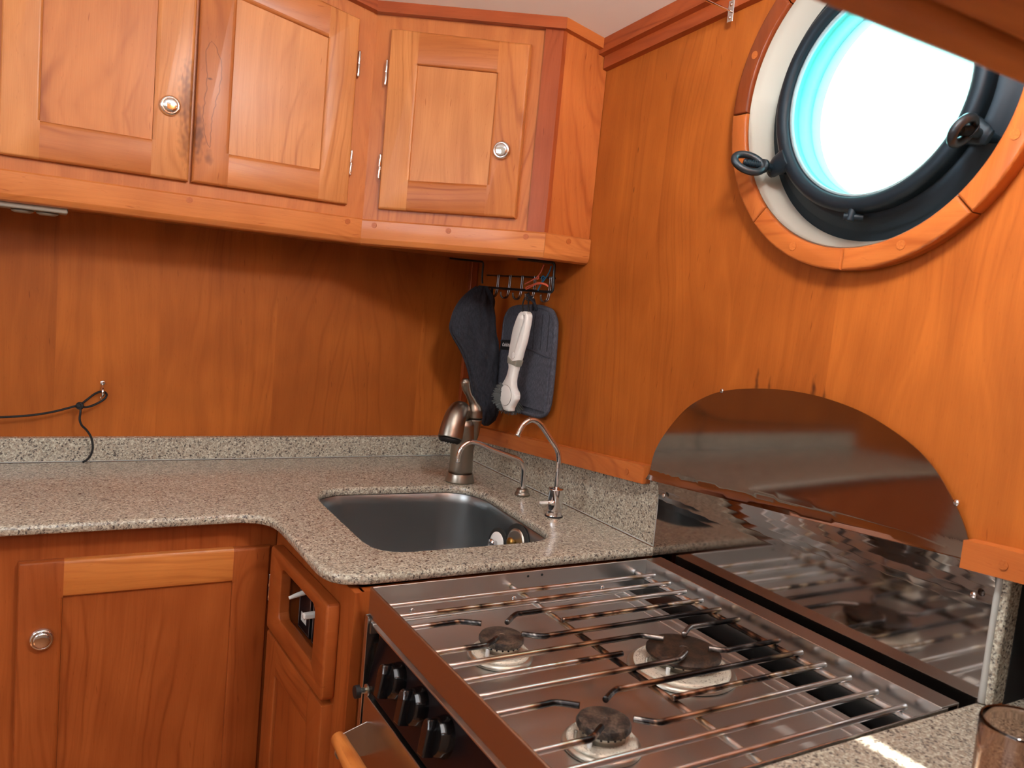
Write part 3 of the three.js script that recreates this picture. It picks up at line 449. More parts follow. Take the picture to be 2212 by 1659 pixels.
// ================================================================ STOVE
const SZ0 = 0.835, SZ1 = 1.377, SX0 = -0.56, SX1 = -0.023;
{
  const s = thing('stove', 'stainless steel gimballed stove with three burners and black knobs', 'stove', [0, 0, 0]);
  const mUV = (g) => boxUV(g, 'x', 0.3, 0.3);
  part(s, 'body', mUV(merge([box(-0.545, -0.03, 0.3, 0.82, SZ0 + 0.006, SZ0 + 0.009, 0), box(-0.545, -0.03, 0.3, 0.82, SZ1 - 0.009, SZ1 - 0.006, 0), box(-0.034, -0.03, 0.3, 0.86, SZ0 + 0.006, SZ1 - 0.006, 0), box(-0.545, -0.03, 0.3, 0.304, SZ0 + 0.006, SZ1 - 0.006, 0)])), M.steel);
  part(s, 'front_rail', mUV(box(SX0, SX0 + 0.004, 0.866, 0.908, SZ0, SZ1, 0.0018)), M.steel);
  part(s, 'side_rail', mUV(box(SX0 + 0.004, -0.05, 0.838, 0.908, SZ0, SZ0 + 0.003, 0.0014)), M.topSteel);
  part(s, 'side_rail', mUV(box(SX0 + 0.004, -0.05, 0.838, 0.908, SZ1 - 0.003, SZ1, 0.0014)), M.steel);
  part(s, 'back_rail', mUV(merge([box(-0.058, -0.023, 0.905, 0.908, SZ0 + 0.0, 1.3735, 0.001), box(-0.058, -0.0555, 0.8, 0.9065, SZ0 + 0.003, 1.3735, 0.0008), box(-0.0255, -0.023, 0.8, 0.9065, SZ0 + 0.0, 1.3735, 0.0008)])), M.steel);
  part(s, 'cooktop', mUV(merge([box(SX0 + 0.004, -0.096, 0.852, 0.855, SZ0 + 0.003, SZ1 - 0.003, 0.001), box(-0.108, -0.094, 0.851, 0.8575, SZ0 + 0.003, SZ1 - 0.003, 0.002), box(-0.128, -0.124, 0.854, 0.8565, SZ0 + 0.003, SZ1 - 0.003, 0.0012), box(SX0 + 0.004, -0.1, 0.853, 0.857, SZ0 + 0.003, SZ0 + 0.012, 0.0015)])), M.topSteel);
  part(s, 'drip_tray', box(-0.54, -0.036, 0.79, 0.795, SZ0 + 0.01, SZ1 - 0.01, 0), M.rubber);
  const screw = lathe([[0, 0.0022], [0.002, 0.0021], [0.0036, 0.0012], [0.0042, 0], [0, 0]], 18).rotateX(Math.PI / 2);
  for (const x of [-0.493, -0.32, -0.148]) part(s, 'screw', merge([screw.clone(), box(-0.0025, 0.0025, -0.0004, 0.0004, 0.0015, 0.0025, 0), box(-0.0004, 0.0004, -0.0025, 0.0025, 0.0015, 0.0025, 0)]), M.chrome, [x, 0.866, SZ0 + 0.003]);
  for (const x of [-0.298, -0.272]) part(s, 'bolt_hole', toZ(new THREE.CylinderGeometry(0.002, 0.002, 0.0008, 14)), M.dark, [x, 0.9, SZ0 + 0.0032]);
  // burners
  function burner(x, z, r, capMat) {
    const b = new THREE.Group(); b.name = 'burner'; b.position.set(x, 0.855, z); s.add(b);
    part(b, 'collar', lathe([[r * 1.04, 0.0], [r * 1.42, 0.0], [r * 1.46, 0.002], [r * 1.4, 0.006], [r * 1.2, 0.0075], [r * 1.04, 0.004], [r * 1.04, 0]], 48), M.alu);
    part(b, 'burner_ring', lathe([[0, 0.004], [r * 1.28, 0.004], [r * 1.3, 0.008], [r * 1.22, 0.011], [r * 0.98, 0.0125], [r * 0.92, 0.013], [0, 0.013]], 48), M.enamel);
    part(b, 'burner_head', lathe([[0, 0.012], [r * 0.84, 0.012], [r * 0.86, 0.02], [r * 0.92, 0.0225], [0, 0.0225]], 48), M.alu);
    const holes = []; for (let k = 0; k < 22; k++) { const a = k / 22 * Math.PI * 2; holes.push(new THREE.CylinderGeometry(0.0013, 0.0013, 0.002, 8).rotateZ(Math.PI / 2).translate(r * 0.868, 0.0205, 0).rotateY(a)); } const hm = part(b, 'flame_port', merge(holes), M.dark); hm.userData.kind = 'stuff';
    part(b, 'burner_cap', boxUV(toCreasedNormals(lathe([[0, 0.0225], [r * 0.96, 0.0225], [r * 1.0, 0.0245], [r * 1.0, 0.0275], [r * 0.94, 0.0308], [r * 0.84, 0.0318], [r * 0.12, 0.0322], [r * 0.1, 0.0312], [0, 0.0312]], 56), 0.7), 'x', 0.12, 0.12), capMat);
    part(b, 'flame_sensor', cyl([-r * 1.02, 0.006, -r * 0.25], [-r * 1.02, 0.02, -r * 0.25], 0.0022, 10), M.alu); part(b, 'igniter', cyl([-r * 0.9, 0.006, r * 0.45], [-r * 0.9, 0.021, r * 0.45], 0.0028, 10), M.white);
  }
  burner(-0.431, 0.993, 0.0305, M.cap); burner(-0.212, 1.107, 0.0505, M.capLarge); burner(-0.43, 1.2215, 0.0305, M.cap);
  // control panel leaning back under the front rail
  const cp = new THREE.Group(); cp.name = 'control_panel'; cp.position.set(-0.5575, 0.764, 0); cp.rotation.z = -0.2; s.add(cp);   // +y of the group leans inward
  part(cp, 'panel_plate', box(-0.0015, 0.0015, 0, 0.108, SZ0 + 0.012, SZ1 - 0.008, 0.0008), M.panelBlack);
  const knobShape = () => {
    const base = lathe([[0, 0], [0.0245, 0], [0.0245, 0.0035], [0.0232, 0.006], [0.0222, 0.014], [0.0205, 0.0165], [0.012, 0.0175], [0, 0.0175]], 44);
    const gs = new THREE.Shape(); gs.moveTo(-0.0075, -0.0215); gs.lineTo(0.0075, -0.0215); gs.lineTo(0.0085, 0.01); gs.quadraticCurveTo(0.0075, 0.0205, 0, 0.021); gs.quadraticCurveTo(-0.0075, 0.0205, -0.0085, 0.01); gs.closePath();
    const grip = extrude(gs, 0.016, 0.0025, 3).translate(0, 0, 0.0135);
    return merge([toMinusX(base), grip.rotateY(-Math.PI / 2)]);
  };
  const kg = toCreasedNormals(knobShape(), 0.7);
  const dot = (x, y, r, solid) => (solid ? new THREE.CircleGeometry(r, 20) : new THREE.RingGeometry(r * 0.74, r, 22)).translate(x, y, 0);
  const icons = [[[-0.006, 0.001, 0.0032, 1], [0.001, 0.007, 0.0036, 0], [0.0055, -0.001, 0.0026, 0]], [[0.0, 0.007, 0.004, 1], [-0.006, 0.0, 0.0032, 0], [0.004, -0.001, 0.0034, 0]], [[0.001, 0.007, 0.0042, 0], [-0.006, 0.0, 0.0032, 0], [0.003, -0.001, 0.003, 1]]];
  [0.935, 1.006, 1.08].forEach((z, i) => {
    part(cp, 'knob', kg, M.black, [-0.0015, 0.05, z], [-0.12, 0, 0]);
    part(cp, 'burner_symbol', merge(icons[i].map((q) => dot(...q))).rotateY(-Math.PI / 2), M.white, [-0.0018, 0.0825, z - 0.004]);
  });
  part(s, 'oven_door', mUV(merge([box(-0.562, -0.548, 0.33, 0.757, SZ0 + 0.012, SZ1 - 0.008, 0.002)])), M.steel);
  part(s, 'side_flange', mUV(merge([box(-0.564, -0.54, 0.3, 0.868, SZ0 - 0.001, SZ0 + 0.001, 0.0006), box(-0.564, -0.5625, 0.3, 0.868, SZ0 - 0.001, SZ0 + 0.011, 0.0006)])), M.steel);
  const br = (z, dir) => { const q = extrude(poly([[0, 0], [0.042, 0.004], [0.046, 0.012], [0.044, 0.038], [0, 0.052]]), 0.0022, 0.0006).rotateY(Math.PI); return q.translate(-0.56, 0.672, z); };
  const hd = part(s, 'handle', wv(sweep([[-0.6, 0.703, 0.862], [-0.603, 0.704, 0.95], [-0.603, 0.704, 1.26], [-0.6, 0.703, 1.35]], [0.0105, 0.013, 0.013, 0.0105], { seg: 18, div: 12 }), 'z'), M.lowLight);
  hd.userData.label = 'wooden oven door handle bar'; part(hd, 'handle_bracket', br(0.868), M.steel); part(hd, 'handle_bracket', br(1.345), M.steel);
  const ts = part(s, 'thumbscrew', merge([cyl([-0.553, 0.768, 0.862], [-0.579, 0.773, 0.8715], 0.0042), toMinusX(new THREE.CylinderGeometry(0.0085, 0.0085, 0.002, 20)).translate(-0.5655, 0.77, 0.866)]), M.alu);
  part(ts, 'thumbscrew_knob', toMinusX(new THREE.CylinderGeometry(0.0088, 0.0088, 0.007, 22)).translate(-0.582, 0.7735, 0.8725), M.blackMatte);
}
{ // pan grate: cross rods and bars, coloured by heat
  const g = thing('pan_grate', 'chromed wire pan grate with heat-stained bars resting over burners', 'grate', [0, 0, 0]);
  const B = [[-0.431, 0.993, 0.06], [-0.212, 1.107, 0.1], [-0.43, 1.2215, 0.05]];
  const chrome = [0.72, 0.73, 0.74], straw = [0.55, 0.44, 0.28], copper = [0.27, 0.17, 0.12], soot = [0.035, 0.034, 0.036], grey = [0.3, 0.29, 0.28];
  function heat(geo, tip) {
    const p = geo.attributes.position, col = new Float32Array(p.count * 3);
    for (let i = 0; i < p.count; i++) {
      const x = p.getX(i), z = p.getZ(i); let h = 0; for (const [bx, bz, r] of B) { const d = Math.hypot((x - bx) * 0.8, z - bz); h = Math.max(h, 1.5 - d / (r * 1.15)); }
      h = Math.max(h, 0.62 - Math.abs(x + 0.3) * 4.5 - Math.abs(z - 1.09) * 1.6) + n2(x * 26, z * 60 + 3) * 0.3 + n2(x * 120, z * 200 + p.getY(i) * 300) * 0.14;
      let c = h < 0.12 ? chrome : h < 0.3 ? mix3(chrome, straw, (h - 0.12) / 0.18) : h < 0.42 ? mix3(straw, copper, (h - 0.3) / 0.12) : h < 0.55 ? mix3(copper, soot, (h - 0.42) / 0.13) : h < 0.75 ? soot : h < 1.15 ? mix3(soot, grey, clamp01((h - 0.85) / 0.3)) : grey;
      col.set(c, i * 3);
    }
    geo.setAttribute('color', new THREE.BufferAttribute(col, 3)); return geo;
  }
  const rod = (pts, r, name) => part(g, name, heat(sweep(pts, r, { seg: 12, div: 60 })), M.rod);
  const Y = 0.8935, z = (i) => 0.875 + 0.0385 * i;
  rod([[-0.327, 0.886, 0.839], [-0.327, 0.886, 1.373]], 0.004, 'cross_rod'); rod([[-0.079, 0.886, 0.839], [-0.079, 0.886, 1.373]], 0.0044, 'cross_rod'); rod([[-0.548, 0.886, 0.839], [-0.548, 0.886, 1.373]], 0.0036, 'cross_rod');
  const bars = [[[-0.55, 0], [-0.07, 0]], [[-0.55, 1], [-0.07, 1]], [[-0.55, 2], [-0.472, 2], [-0.449, 0.967, 'z']], [[-0.07, 2], [-0.388, 2], [-0.413, 0.974, 'z']], [[-0.07, 3], [-0.333, 3]],
    [[-0.55, 4], [-0.472, 4], [-0.45, 1.013, 'z']], [[-0.07, 4], [-0.391, 4], [-0.413, 1.013, 'z']], [[-0.55, 5], [-0.254, 5], [-0.231, 1.087, 'z']], [[-0.07, 5], [-0.168, 5], [-0.193, 1.085, 'z']], [[-0.55, 6], [-0.317, 6]],
    [[-0.55, 7], [-0.253, 7], [-0.231, 1.131, 'z']], [[-0.07, 7], [-0.174, 7], [-0.191, 1.131, 'z']], [[-0.55, 8], [-0.469, 8], [-0.448, 1.199, 'z']], [[-0.07, 8], [-0.389, 8], [-0.412, 1.198, 'z']], [[-0.07, 9], [-0.333, 9]],
    [[-0.55, 10], [-0.474, 10], [-0.451, 1.244, 'z']], [[-0.07, 10], [-0.388, 10], [-0.408, 1.243, 'z']], [[-0.55, 11], [-0.07, 11]], [[-0.55, 12], [-0.07, 12]]];
  for (const b of bars) {
    const pts = b.map(([x, i, k]) => [x, Y, k ? i : z(i)]);
    if (pts.length === 3) { const [a, c, d] = pts, dir = Math.sign(c[0] - a[0]); pts.splice(1, 1, [c[0] - dir * 0.012, Y, c[2]], [c[0] - dir * 0.004, Y, c[2]], [lerp(c[0], d[0], 0.18), Y, lerp(c[2], d[2], 0.22)]); }
    part(g, 'grate_bar', heat(sweep(pts, 0.0037, { seg: 12, div: 64 })), M.rod);
  }
}
{ // polished splash plate behind the stove
  const t = thing('splash_plate', 'polished steel splash plate with arched top behind the stove', 'splashback');
  const O = [[0.762, 1.03], [0.767, 1.044], [0.775, 1.085], [0.802, 1.129], [0.843, 1.174], [0.89, 1.203], [0.936, 1.219], [0.997, 1.23], [1.054, 1.235], [1.112, 1.234], [1.173, 1.225], [1.223, 1.209], [1.262, 1.191], [1.291, 1.17], [1.315, 1.143], [1.332, 1.119], [1.343, 1.096], [1.346, 1.073]];
  const cv = new THREE.SplineCurve(O.map((p) => new THREE.Vector2(...p))).getPoints(90);
  const bend = (z) => 1.03 + 0.0735 * (z - 0.762);
  const NU = 90, NV = 26, xOf = (z, y, k) => -0.0125 + 0.007 * (z - 0.757) / 0.587 - 0.004 * Math.pow(Math.max(0, 1 - k * 9), 2) + 0.0035 * Math.pow(Math.max(0, 1 - k * 1.6), 2) * Math.pow(clamp01((z - 1.0) / 0.34), 2);
  function sheet(pt, nu, nv, th) { const pos = [], idx = []; for (const s of [0, 1]) for (let i = 0; i <= nu; i++) for (let j = 0; j <= nv; j++) { const q = pt(i / nu, j / nv); pos.push(q[0] + s * th, q[1], q[2]); } const N = (nu + 1) * (nv + 1); for (const s of [0, 1]) for (let i = 0; i < nu; i++) for (let j = 0; j < nv; j++) { const a = s * N + i * (nv + 1) + j, b = a + nv + 1; s ? idx.push(a, b, a + 1, b, b + 1, a + 1) : idx.push(a, a + 1, b, b, a + 1, b + 1); }
    const edge = (a, b) => idx.push(a, b, a + N, b, b + N, a + N); for (let i = 0; i < nu; i++) { edge(i * (nv + 1), (i + 1) * (nv + 1)); edge((i + 1) * (nv + 1) + nv, i * (nv + 1) + nv); } for (let j = 0; j < nv; j++) { edge(j + 1, j); edge(nu * (nv + 1) + j, nu * (nv + 1) + j + 1); }
    let g = new THREE.BufferGeometry(); g.setAttribute('position', new THREE.Float32BufferAttribute(pos, 3)); g.setAttribute('uv', new THREE.Float32BufferAttribute(pos.flatMap((v, i) => (i % 3 === 2 ? [v * 2, pos[i - 1] * 2] : [])), 2)); g.setIndex(idx); return toCreasedNormals(g, 1.1); }
  part(t, 'arched_sheet', sheet((u, v) => { const q = cv[Math.round(u * 90)], z = q.x, y = lerp(bend(z), q.y, v); return [xOf(z, y, (y - bend(z)) / 0.17), y, z]; }, 90, 30, 0.0018), M.mirror);
  part(t, 'lower_sheet', sheet((u, v) => { const z = lerp(0.793, 1.384, u), yb = bend(z), y = lerp(0.79, yb, v), w = 0.0006 * Math.sin(z * 8 + 0.6) * Math.sin(y * 11); return [-0.0058 - 0.0075 * Math.pow(clamp01((y - yb + 0.05) / 0.05), 2) + w, y, z]; }, 60, 110, 0.0015), M.mirror);
  const scr = toMinusX(lathe([[0, 0.0018], [0.003, 0.0016], [0.0045, 0], [0, 0]], 18));
  for (const [y, z, x] of [[1.012, 0.812, -0.012], [1.036, 1.365, -0.013], [1.137, 1.326, -0.0085], [1.215, 0.918, -0.0085]]) part(t, 'screw', scr, M.chrome, [x - 0.001, y, z]);
}

// ================================================================ TAPS
{
  const t = thing('kitchen_faucet', 'brushed nickel pull-out kitchen faucet with lever on top', 'faucet', [-0.143, 0.9102, 0.275], 0);
  t.rotation.y = Math.atan2(-0.6, -0.8);      // local +x points over the sink
  part(t, 'base', lathe([[0, 0], [0.033, 0], [0.0335, 0.003], [0.031, 0.012], [0.0295, 0.02], [0.0275, 0.0215], [0, 0.0215]], 44), M.nickel);
  part(t, 'column', sweep([[0, 0.0215, 0], [0, 0.06, 0], [0.001, 0.1, 0], [0.003, 0.13, 0], [0.004, 0.145, 0]], [0.0278, 0.0262, 0.0258, 0.025, 0.02], { seg: 32, div: 24, up: V(1, 0, 0) }), M.nickel);
  const head = part(t, 'spray_head', sweep([[0.006, 0.15, 0], [0.02, 0.166, 0], [0.036, 0.165, 0], [0.05, 0.15, 0], [0.06, 0.128, 0], [0.066, 0.108, 0]], [0.015, 0.0185, 0.022, 0.0245, 0.0262, 0.0272], { seg: 32, div: 40, up: V(0, 0, 1) }), M.nickel);
  part(head, 'spray_face', sweep([[0.066, 0.109, 0], [0.0675, 0.1015, 0], [0.0684, 0.098, 0]], [0.0258, 0.0235, 0.019], { seg: 30, div: 6, up: V(0, 0, 1) }), M.blackMatte);
  const nz = []; for (let k = 0; k < 14; k++) { const a = k / 14 * 6.283; nz.push(new THREE.SphereGeometry(0.0013, 6, 5).translate(0.0678 + Math.cos(a) * 0.014, 0.0982 + Math.cos(a) * 0.003, Math.sin(a) * 0.014)); } const nm = part(head, 'nozzle', merge(nz), M.white); nm.userData.kind = 'stuff';
  const hub = part(t, 'lever_hub', sweep([[-0.012, 0.07, -0.012], [-0.014, 0.12, -0.015], [-0.014, 0.146, -0.016]], [0.009, 0.0165, 0.0185], { seg: 26, div: 14, up: V(1, 0, 0) }), M.nickel);
  part(hub, 'seam', sweep([[-0.014, 0.1455, -0.016], [-0.014, 0.1485, -0.016]], 0.0172, { seg: 26, div: 1, up: V(1, 0, 0) }), M.blackMatte);
  part(t, 'lever', sweep([[-0.014, 0.1485, -0.016], [-0.013, 0.165, -0.0155], [-0.006, 0.185, -0.012], [0.004, 0.2, -0.007], [0.012, 0.215, -0.003], [0.016, 0.229, -0.001], [0.017, 0.236, 0]], [0.0188, 0.0178, 0.0095, 0.0078, 0.0098, 0.0108, 0.0072], { seg: 24, div: 40, up: V(1, 0, 0) }), M.nickel);
}
{
  const t = thing('low_spout_tap', 'low slim chrome tap with sloping spout beside the faucet', 'tap');
  part(t, 'base', lathe([[0, 0], [0.0165, 0], [0.0168, 0.004], [0.0145, 0.008], [0.0128, 0.0085], [0.0138, 0.0115], [0.0112, 0.0155], [0.008, 0.017], [0, 0.017]], 32).translate(-0.058, 0.91, 0.4125), M.nickel);
  part(t, 'spout', sweep([[-0.058, 0.922, 0.4125], [-0.0595, 0.95, 0.4125], [-0.0625, 0.974, 0.4125], [-0.075, 0.989, 0.4125], [-0.1, 0.9985, 0.4125], [-0.14, 1.012, 0.4125], [-0.178, 1.026, 0.4125], [-0.198, 1.029, 0.4125], [-0.214, 1.019, 0.4125], [-0.221, 1.003, 0.4125], [-0.222, 0.986, 0.4125]], [0.0062, 0.006, 0.0058, 0.0056, 0.0054, 0.0053, 0.0052, 0.0052, 0.0051, 0.0049, 0.0047], { seg: 20, div: 70 }), M.chrome);
}
{
  const t = thing('filter_tap', 'tall chrome drinking water tap with arched spout and side lever', 'tap');
  const b = part(t, 'body', lathe([[0, 0], [0.0172, 0], [0.0175, 0.002], [0.0152, 0.004], [0.0152, 0.012], [0.0146, 0.013], [0.0152, 0.014], [0.0152, 0.055], [0.014, 0.0572], [0.006, 0.058], [0.005, 0.063], [0, 0.063]], 36).translate(-0.0795, 0.91, 0.573), M.chrome);
  part(b, 'foot_ring', lathe([[0.0, 0.0], [0.0182, 0], [0.0186, 0.0012], [0.0176, 0.0028], [0, 0.0028]], 36).translate(-0.0795, 0.91, 0.573), M.blackMatte);
  part(t, 'spout', sweep([[-0.0795, 0.968, 0.573], [-0.08, 1.0, 0.573], [-0.081, 1.03, 0.573], [-0.088, 1.047, 0.573], [-0.108, 1.07, 0.573], [-0.13, 1.094, 0.573], [-0.142, 1.1025, 0.573], [-0.156, 1.104, 0.573], [-0.169, 1.097, 0.573], [-0.176, 1.086, 0.573], [-0.182, 1.073, 0.573]], 0.0055, { seg: 20, div: 76 }), M.chrome);
  const l = part(t, 'lever', cyl([-0.09, 0.9405, 0.58], [-0.122, 0.942, 0.584], 0.0036), M.white); part(l, 'lever_band', cyl([-0.101, 0.941, 0.5813], [-0.1045, 0.9412, 0.5818], 0.0038), M.chrome);
  part(t, 'lever_boss', new THREE.SphereGeometry(0.0062, 18, 12).translate(-0.089, 0.94, 0.5805), M.chrome);
}
// sink stoppers leaning in the bowl
function stopper(label, x, y, z, r, ry, rx, mats) {
  const t = thing('sink_stopper', label, 'stopper', [x, y, z], ry, 'stoppers standing in the sink'); t.rotation.order = 'YXZ'; t.rotation.x = rx;
  part(t, 'flange', toZ(lathe([[r * 0.7, 0], [r, 0.001], [r * 1.01, 0.0025], [r, 0.004], [r * 0.72, 0.006]], 40)), mats[0]);
  part(t, 'disc', toZ(lathe([[0, 0.001], [r * 0.74, 0.001], [r * 0.74, 0.0065], [r * 0.6, 0.008], [0, 0.0085]], 40)), mats[1]);
  part(t, 'stem', toZ(lathe([[0, 0.0085], [0.005, 0.0085], [0.0045, 0.016], [0.0095, 0.018], [0.0095, 0.022], [0.006, 0.0245], [0, 0.025]], 24)), mats[2]);
  return t;
}
stopper('larger metal stopper with brass knob propped against the sink side', -0.149, 0.858, 0.56, 0.036, -1.45, -0.08, [M.rubber, M.alu, M.brass]);
stopper('smaller pale stopper with black rim on the sink side', -0.149, 0.833, 0.487, 0.031, -1.45, -0.08, [M.rubber, M.white, M.chrome]);

// ================================================================ HOOK RACK AND WHAT HANGS ON IT
{
  const t = thing('hook_rack', 'dark wire hook rack hanging under the corner cabinet', 'rack');
  const X = -0.03, y0 = 1.355; const wire = (pts, r = 0.0026, name = 'wire') => part(t, name, sweep(pts, r, { seg: 10, div: pts.length * 7 }), M.bronzeLight);
  wire([[-0.12, 1.4165, 0.075], [-0.05, 1.417, 0.078], [X - 0.002, 1.4165, 0.08], [X, 1.412, 0.081], [X, 1.40, 0.081], [X, 1.375, 0.083], [X, 1.364, 0.086]], 0.0024, 'support_arm');
  wire([[-0.12, 1.4165, 0.405], [-0.05, 1.417, 0.406], [X - 0.002, 1.4165, 0.407], [X, 1.412, 0.408], [X, 1.395, 0.409], [X, 1.37, 0.411], [X, 1.36, 0.411], [X, 1.3555, 0.406], [X, y0, 0.395], [X, y0, 0.25], [X, y0, 0.112]], 0.003, 'rail');
  wire([[X + 0.004, 1.385, 0.1], [X + 0.004, 1.385, 0.41]], 0.0018, 'upper_rail');
  for (const z of [0.162, 0.219, 0.276, 0.332, 0.396]) { const a = [-0.0035, 0.0035].map((d) => sweep([[X + 0.002, 1.388, z + d], [X + 0.002, 1.36, z + d], [X + 0.0, 1.343, z + d], [X - 0.004, 1.335, z + d], [X - 0.012, 1.333, z + d * 0.7], [X - 0.018, 1.338, z + d * 0.5], [X - 0.02, 1.347, z + d * 0.3]], 0.0017, { seg: 8, div: 30 })); part(t, 'hook', merge(a), M.hookSteel); }
}
function puffy(outline, thick, nIn = 7) { // cushion between two faces following a closed outline, (u, v) -> grid by shrinking towards the centroid line
  const c = new THREE.SplineCurve([...outline, outline[0]].map((p) => new THREE.Vector2(...p))).getPoints(120); c.pop();
  const cen = c.reduce((a, p) => a.add(p), new THREE.Vector2()).multiplyScalar(1 / c.length);
  return { c, cen };
}
{ // oven mitt: stacked sections
  const t = thing('oven_mitt', 'dark denim oven mitt hanging in the corner behind the faucet', 'oven mitt');
  const Lf = [[-0.082, 1.36], [-0.099, 1.35], [-0.119, 1.333], [-0.138, 1.31], [-0.15, 1.284], [-0.154, 1.255], [-0.152, 1.243], [-0.137, 1.224], [-0.118, 1.199], [-0.104, 1.173], [-0.093, 1.147], [-0.083, 1.117], [-0.072, 1.081], [-0.063, 1.05], [-0.055, 1.032], [-0.04, 1.021]];
  const Rt = [[-0.066, 1.357], [-0.058, 1.35], [-0.046, 1.333], [-0.044, 1.31], [-0.037, 1.284], [-0.03, 1.255], [-0.028, 1.243], [-0.022, 1.224], [-0.017, 1.199], [-0.017, 1.173], [-0.018, 1.147], [-0.017, 1.117], [-0.008, 1.081], [-0.006, 1.055], [-0.01, 1.036], [-0.028, 1.021]];
  const at = (A, y) => { for (let i = 0; i + 1 < A.length; i++) if (y <= A[i][1] && y >= A[i + 1][1]) { const s = (A[i][1] - y) / (A[i][1] - A[i + 1][1] + 1e-9); return lerp(A[i][0], A[i + 1][0], s); } return y > A[0][1] ? A[0][0] : A[A.length - 1][0]; };
  const NY = 90, NS = 44, pos = [], idx = [], uv = [];
  for (let i = 0; i <= NY; i++) { const y = 1.357 - (1.357 - 1.0215) * i / NY, l = at(Lf, y), r = at(Rt, y), e = Math.min(1, Math.min(i, NY - i) / 9), th = (0.008 + 0.016 * Math.pow(Math.sin(Math.min(1, i / NY * 1.05) * Math.PI * 0.9), 0.6)) * Math.sqrt(e);
    for (let j = 0; j < NS; j++) { const a = j / NS * Math.PI * 2, cx = (l + r) / 2, hw = (r - l) / 2, fold = (n2(cx * 20 + Math.cos(a) * 2.1, y * 9) * 0.0045 + n2(Math.cos(a) * 5, y * 26) * 0.002) * e; const k = Math.sign(Math.sin(a)) * Math.pow(Math.abs(Math.sin(a)), 0.75);
      const x = cx + hw * Math.cos(a); pos.push(x, y, 0.18 + k * th + fold * (Math.sin(a) > 0 ? 1 : 0.4) + (x + 0.08) * 0.0); uv.push(Math.cos(a) * hw * 5 + 0.5, y * 5); } }
  for (let i = 0; i < NY; i++) for (let j = 0; j < NS; j++) { const a = i * NS + j, b = i * NS + (j + 1) % NS; idx.push(a, b, a + NS, b, b + NS, a + NS); }
  for (const [row, f] of [[0, 1], [NY, 0]]) { const c0 = pos.length / 3; let sx = 0, sy = 0; for (let j = 0; j < NS; j++) { sx += pos[(row * NS + j) * 3]; sy += pos[(row * NS + j) * 3 + 1]; } pos.push(sx / NS, sy / NS, 0.18); uv.push(0.5, 0.5); for (let j = 0; j < NS; j++) { const a = row * NS + j, b = row * NS + (j + 1) % NS; f ? idx.push(b, a, c0) : idx.push(a, b, c0); } }
  const g = new THREE.BufferGeometry(); g.setAttribute('position', new THREE.Float32BufferAttribute(pos, 3)); g.setAttribute('uv', new THREE.Float32BufferAttribute(uv, 2)); g.setIndex(idx); g.computeVertexNormals();
  part(t, 'glove', g, M.denimDark);
  const hem = []; for (let y = 1.352; y > 1.05; y -= 0.02) hem.push([at(Lf, y) * 1 + 0.0015, y, 0.18]); part(t, 'edge_binding', sweep(hem, 0.0042, { seg: 10, div: 60 }), M.denimDark);
  part(t, 'hanging_loop', sweep([[-0.052, 1.34, 0.178], [-0.048, 1.352, 0.172], [-0.046, 1.345, 0.166], [-0.04, 1.325, 0.17], [-0.043, 1.308, 0.176]], 0.0035, { seg: 8, div: 30, sy: 0.5 }), M.denimDark);
}
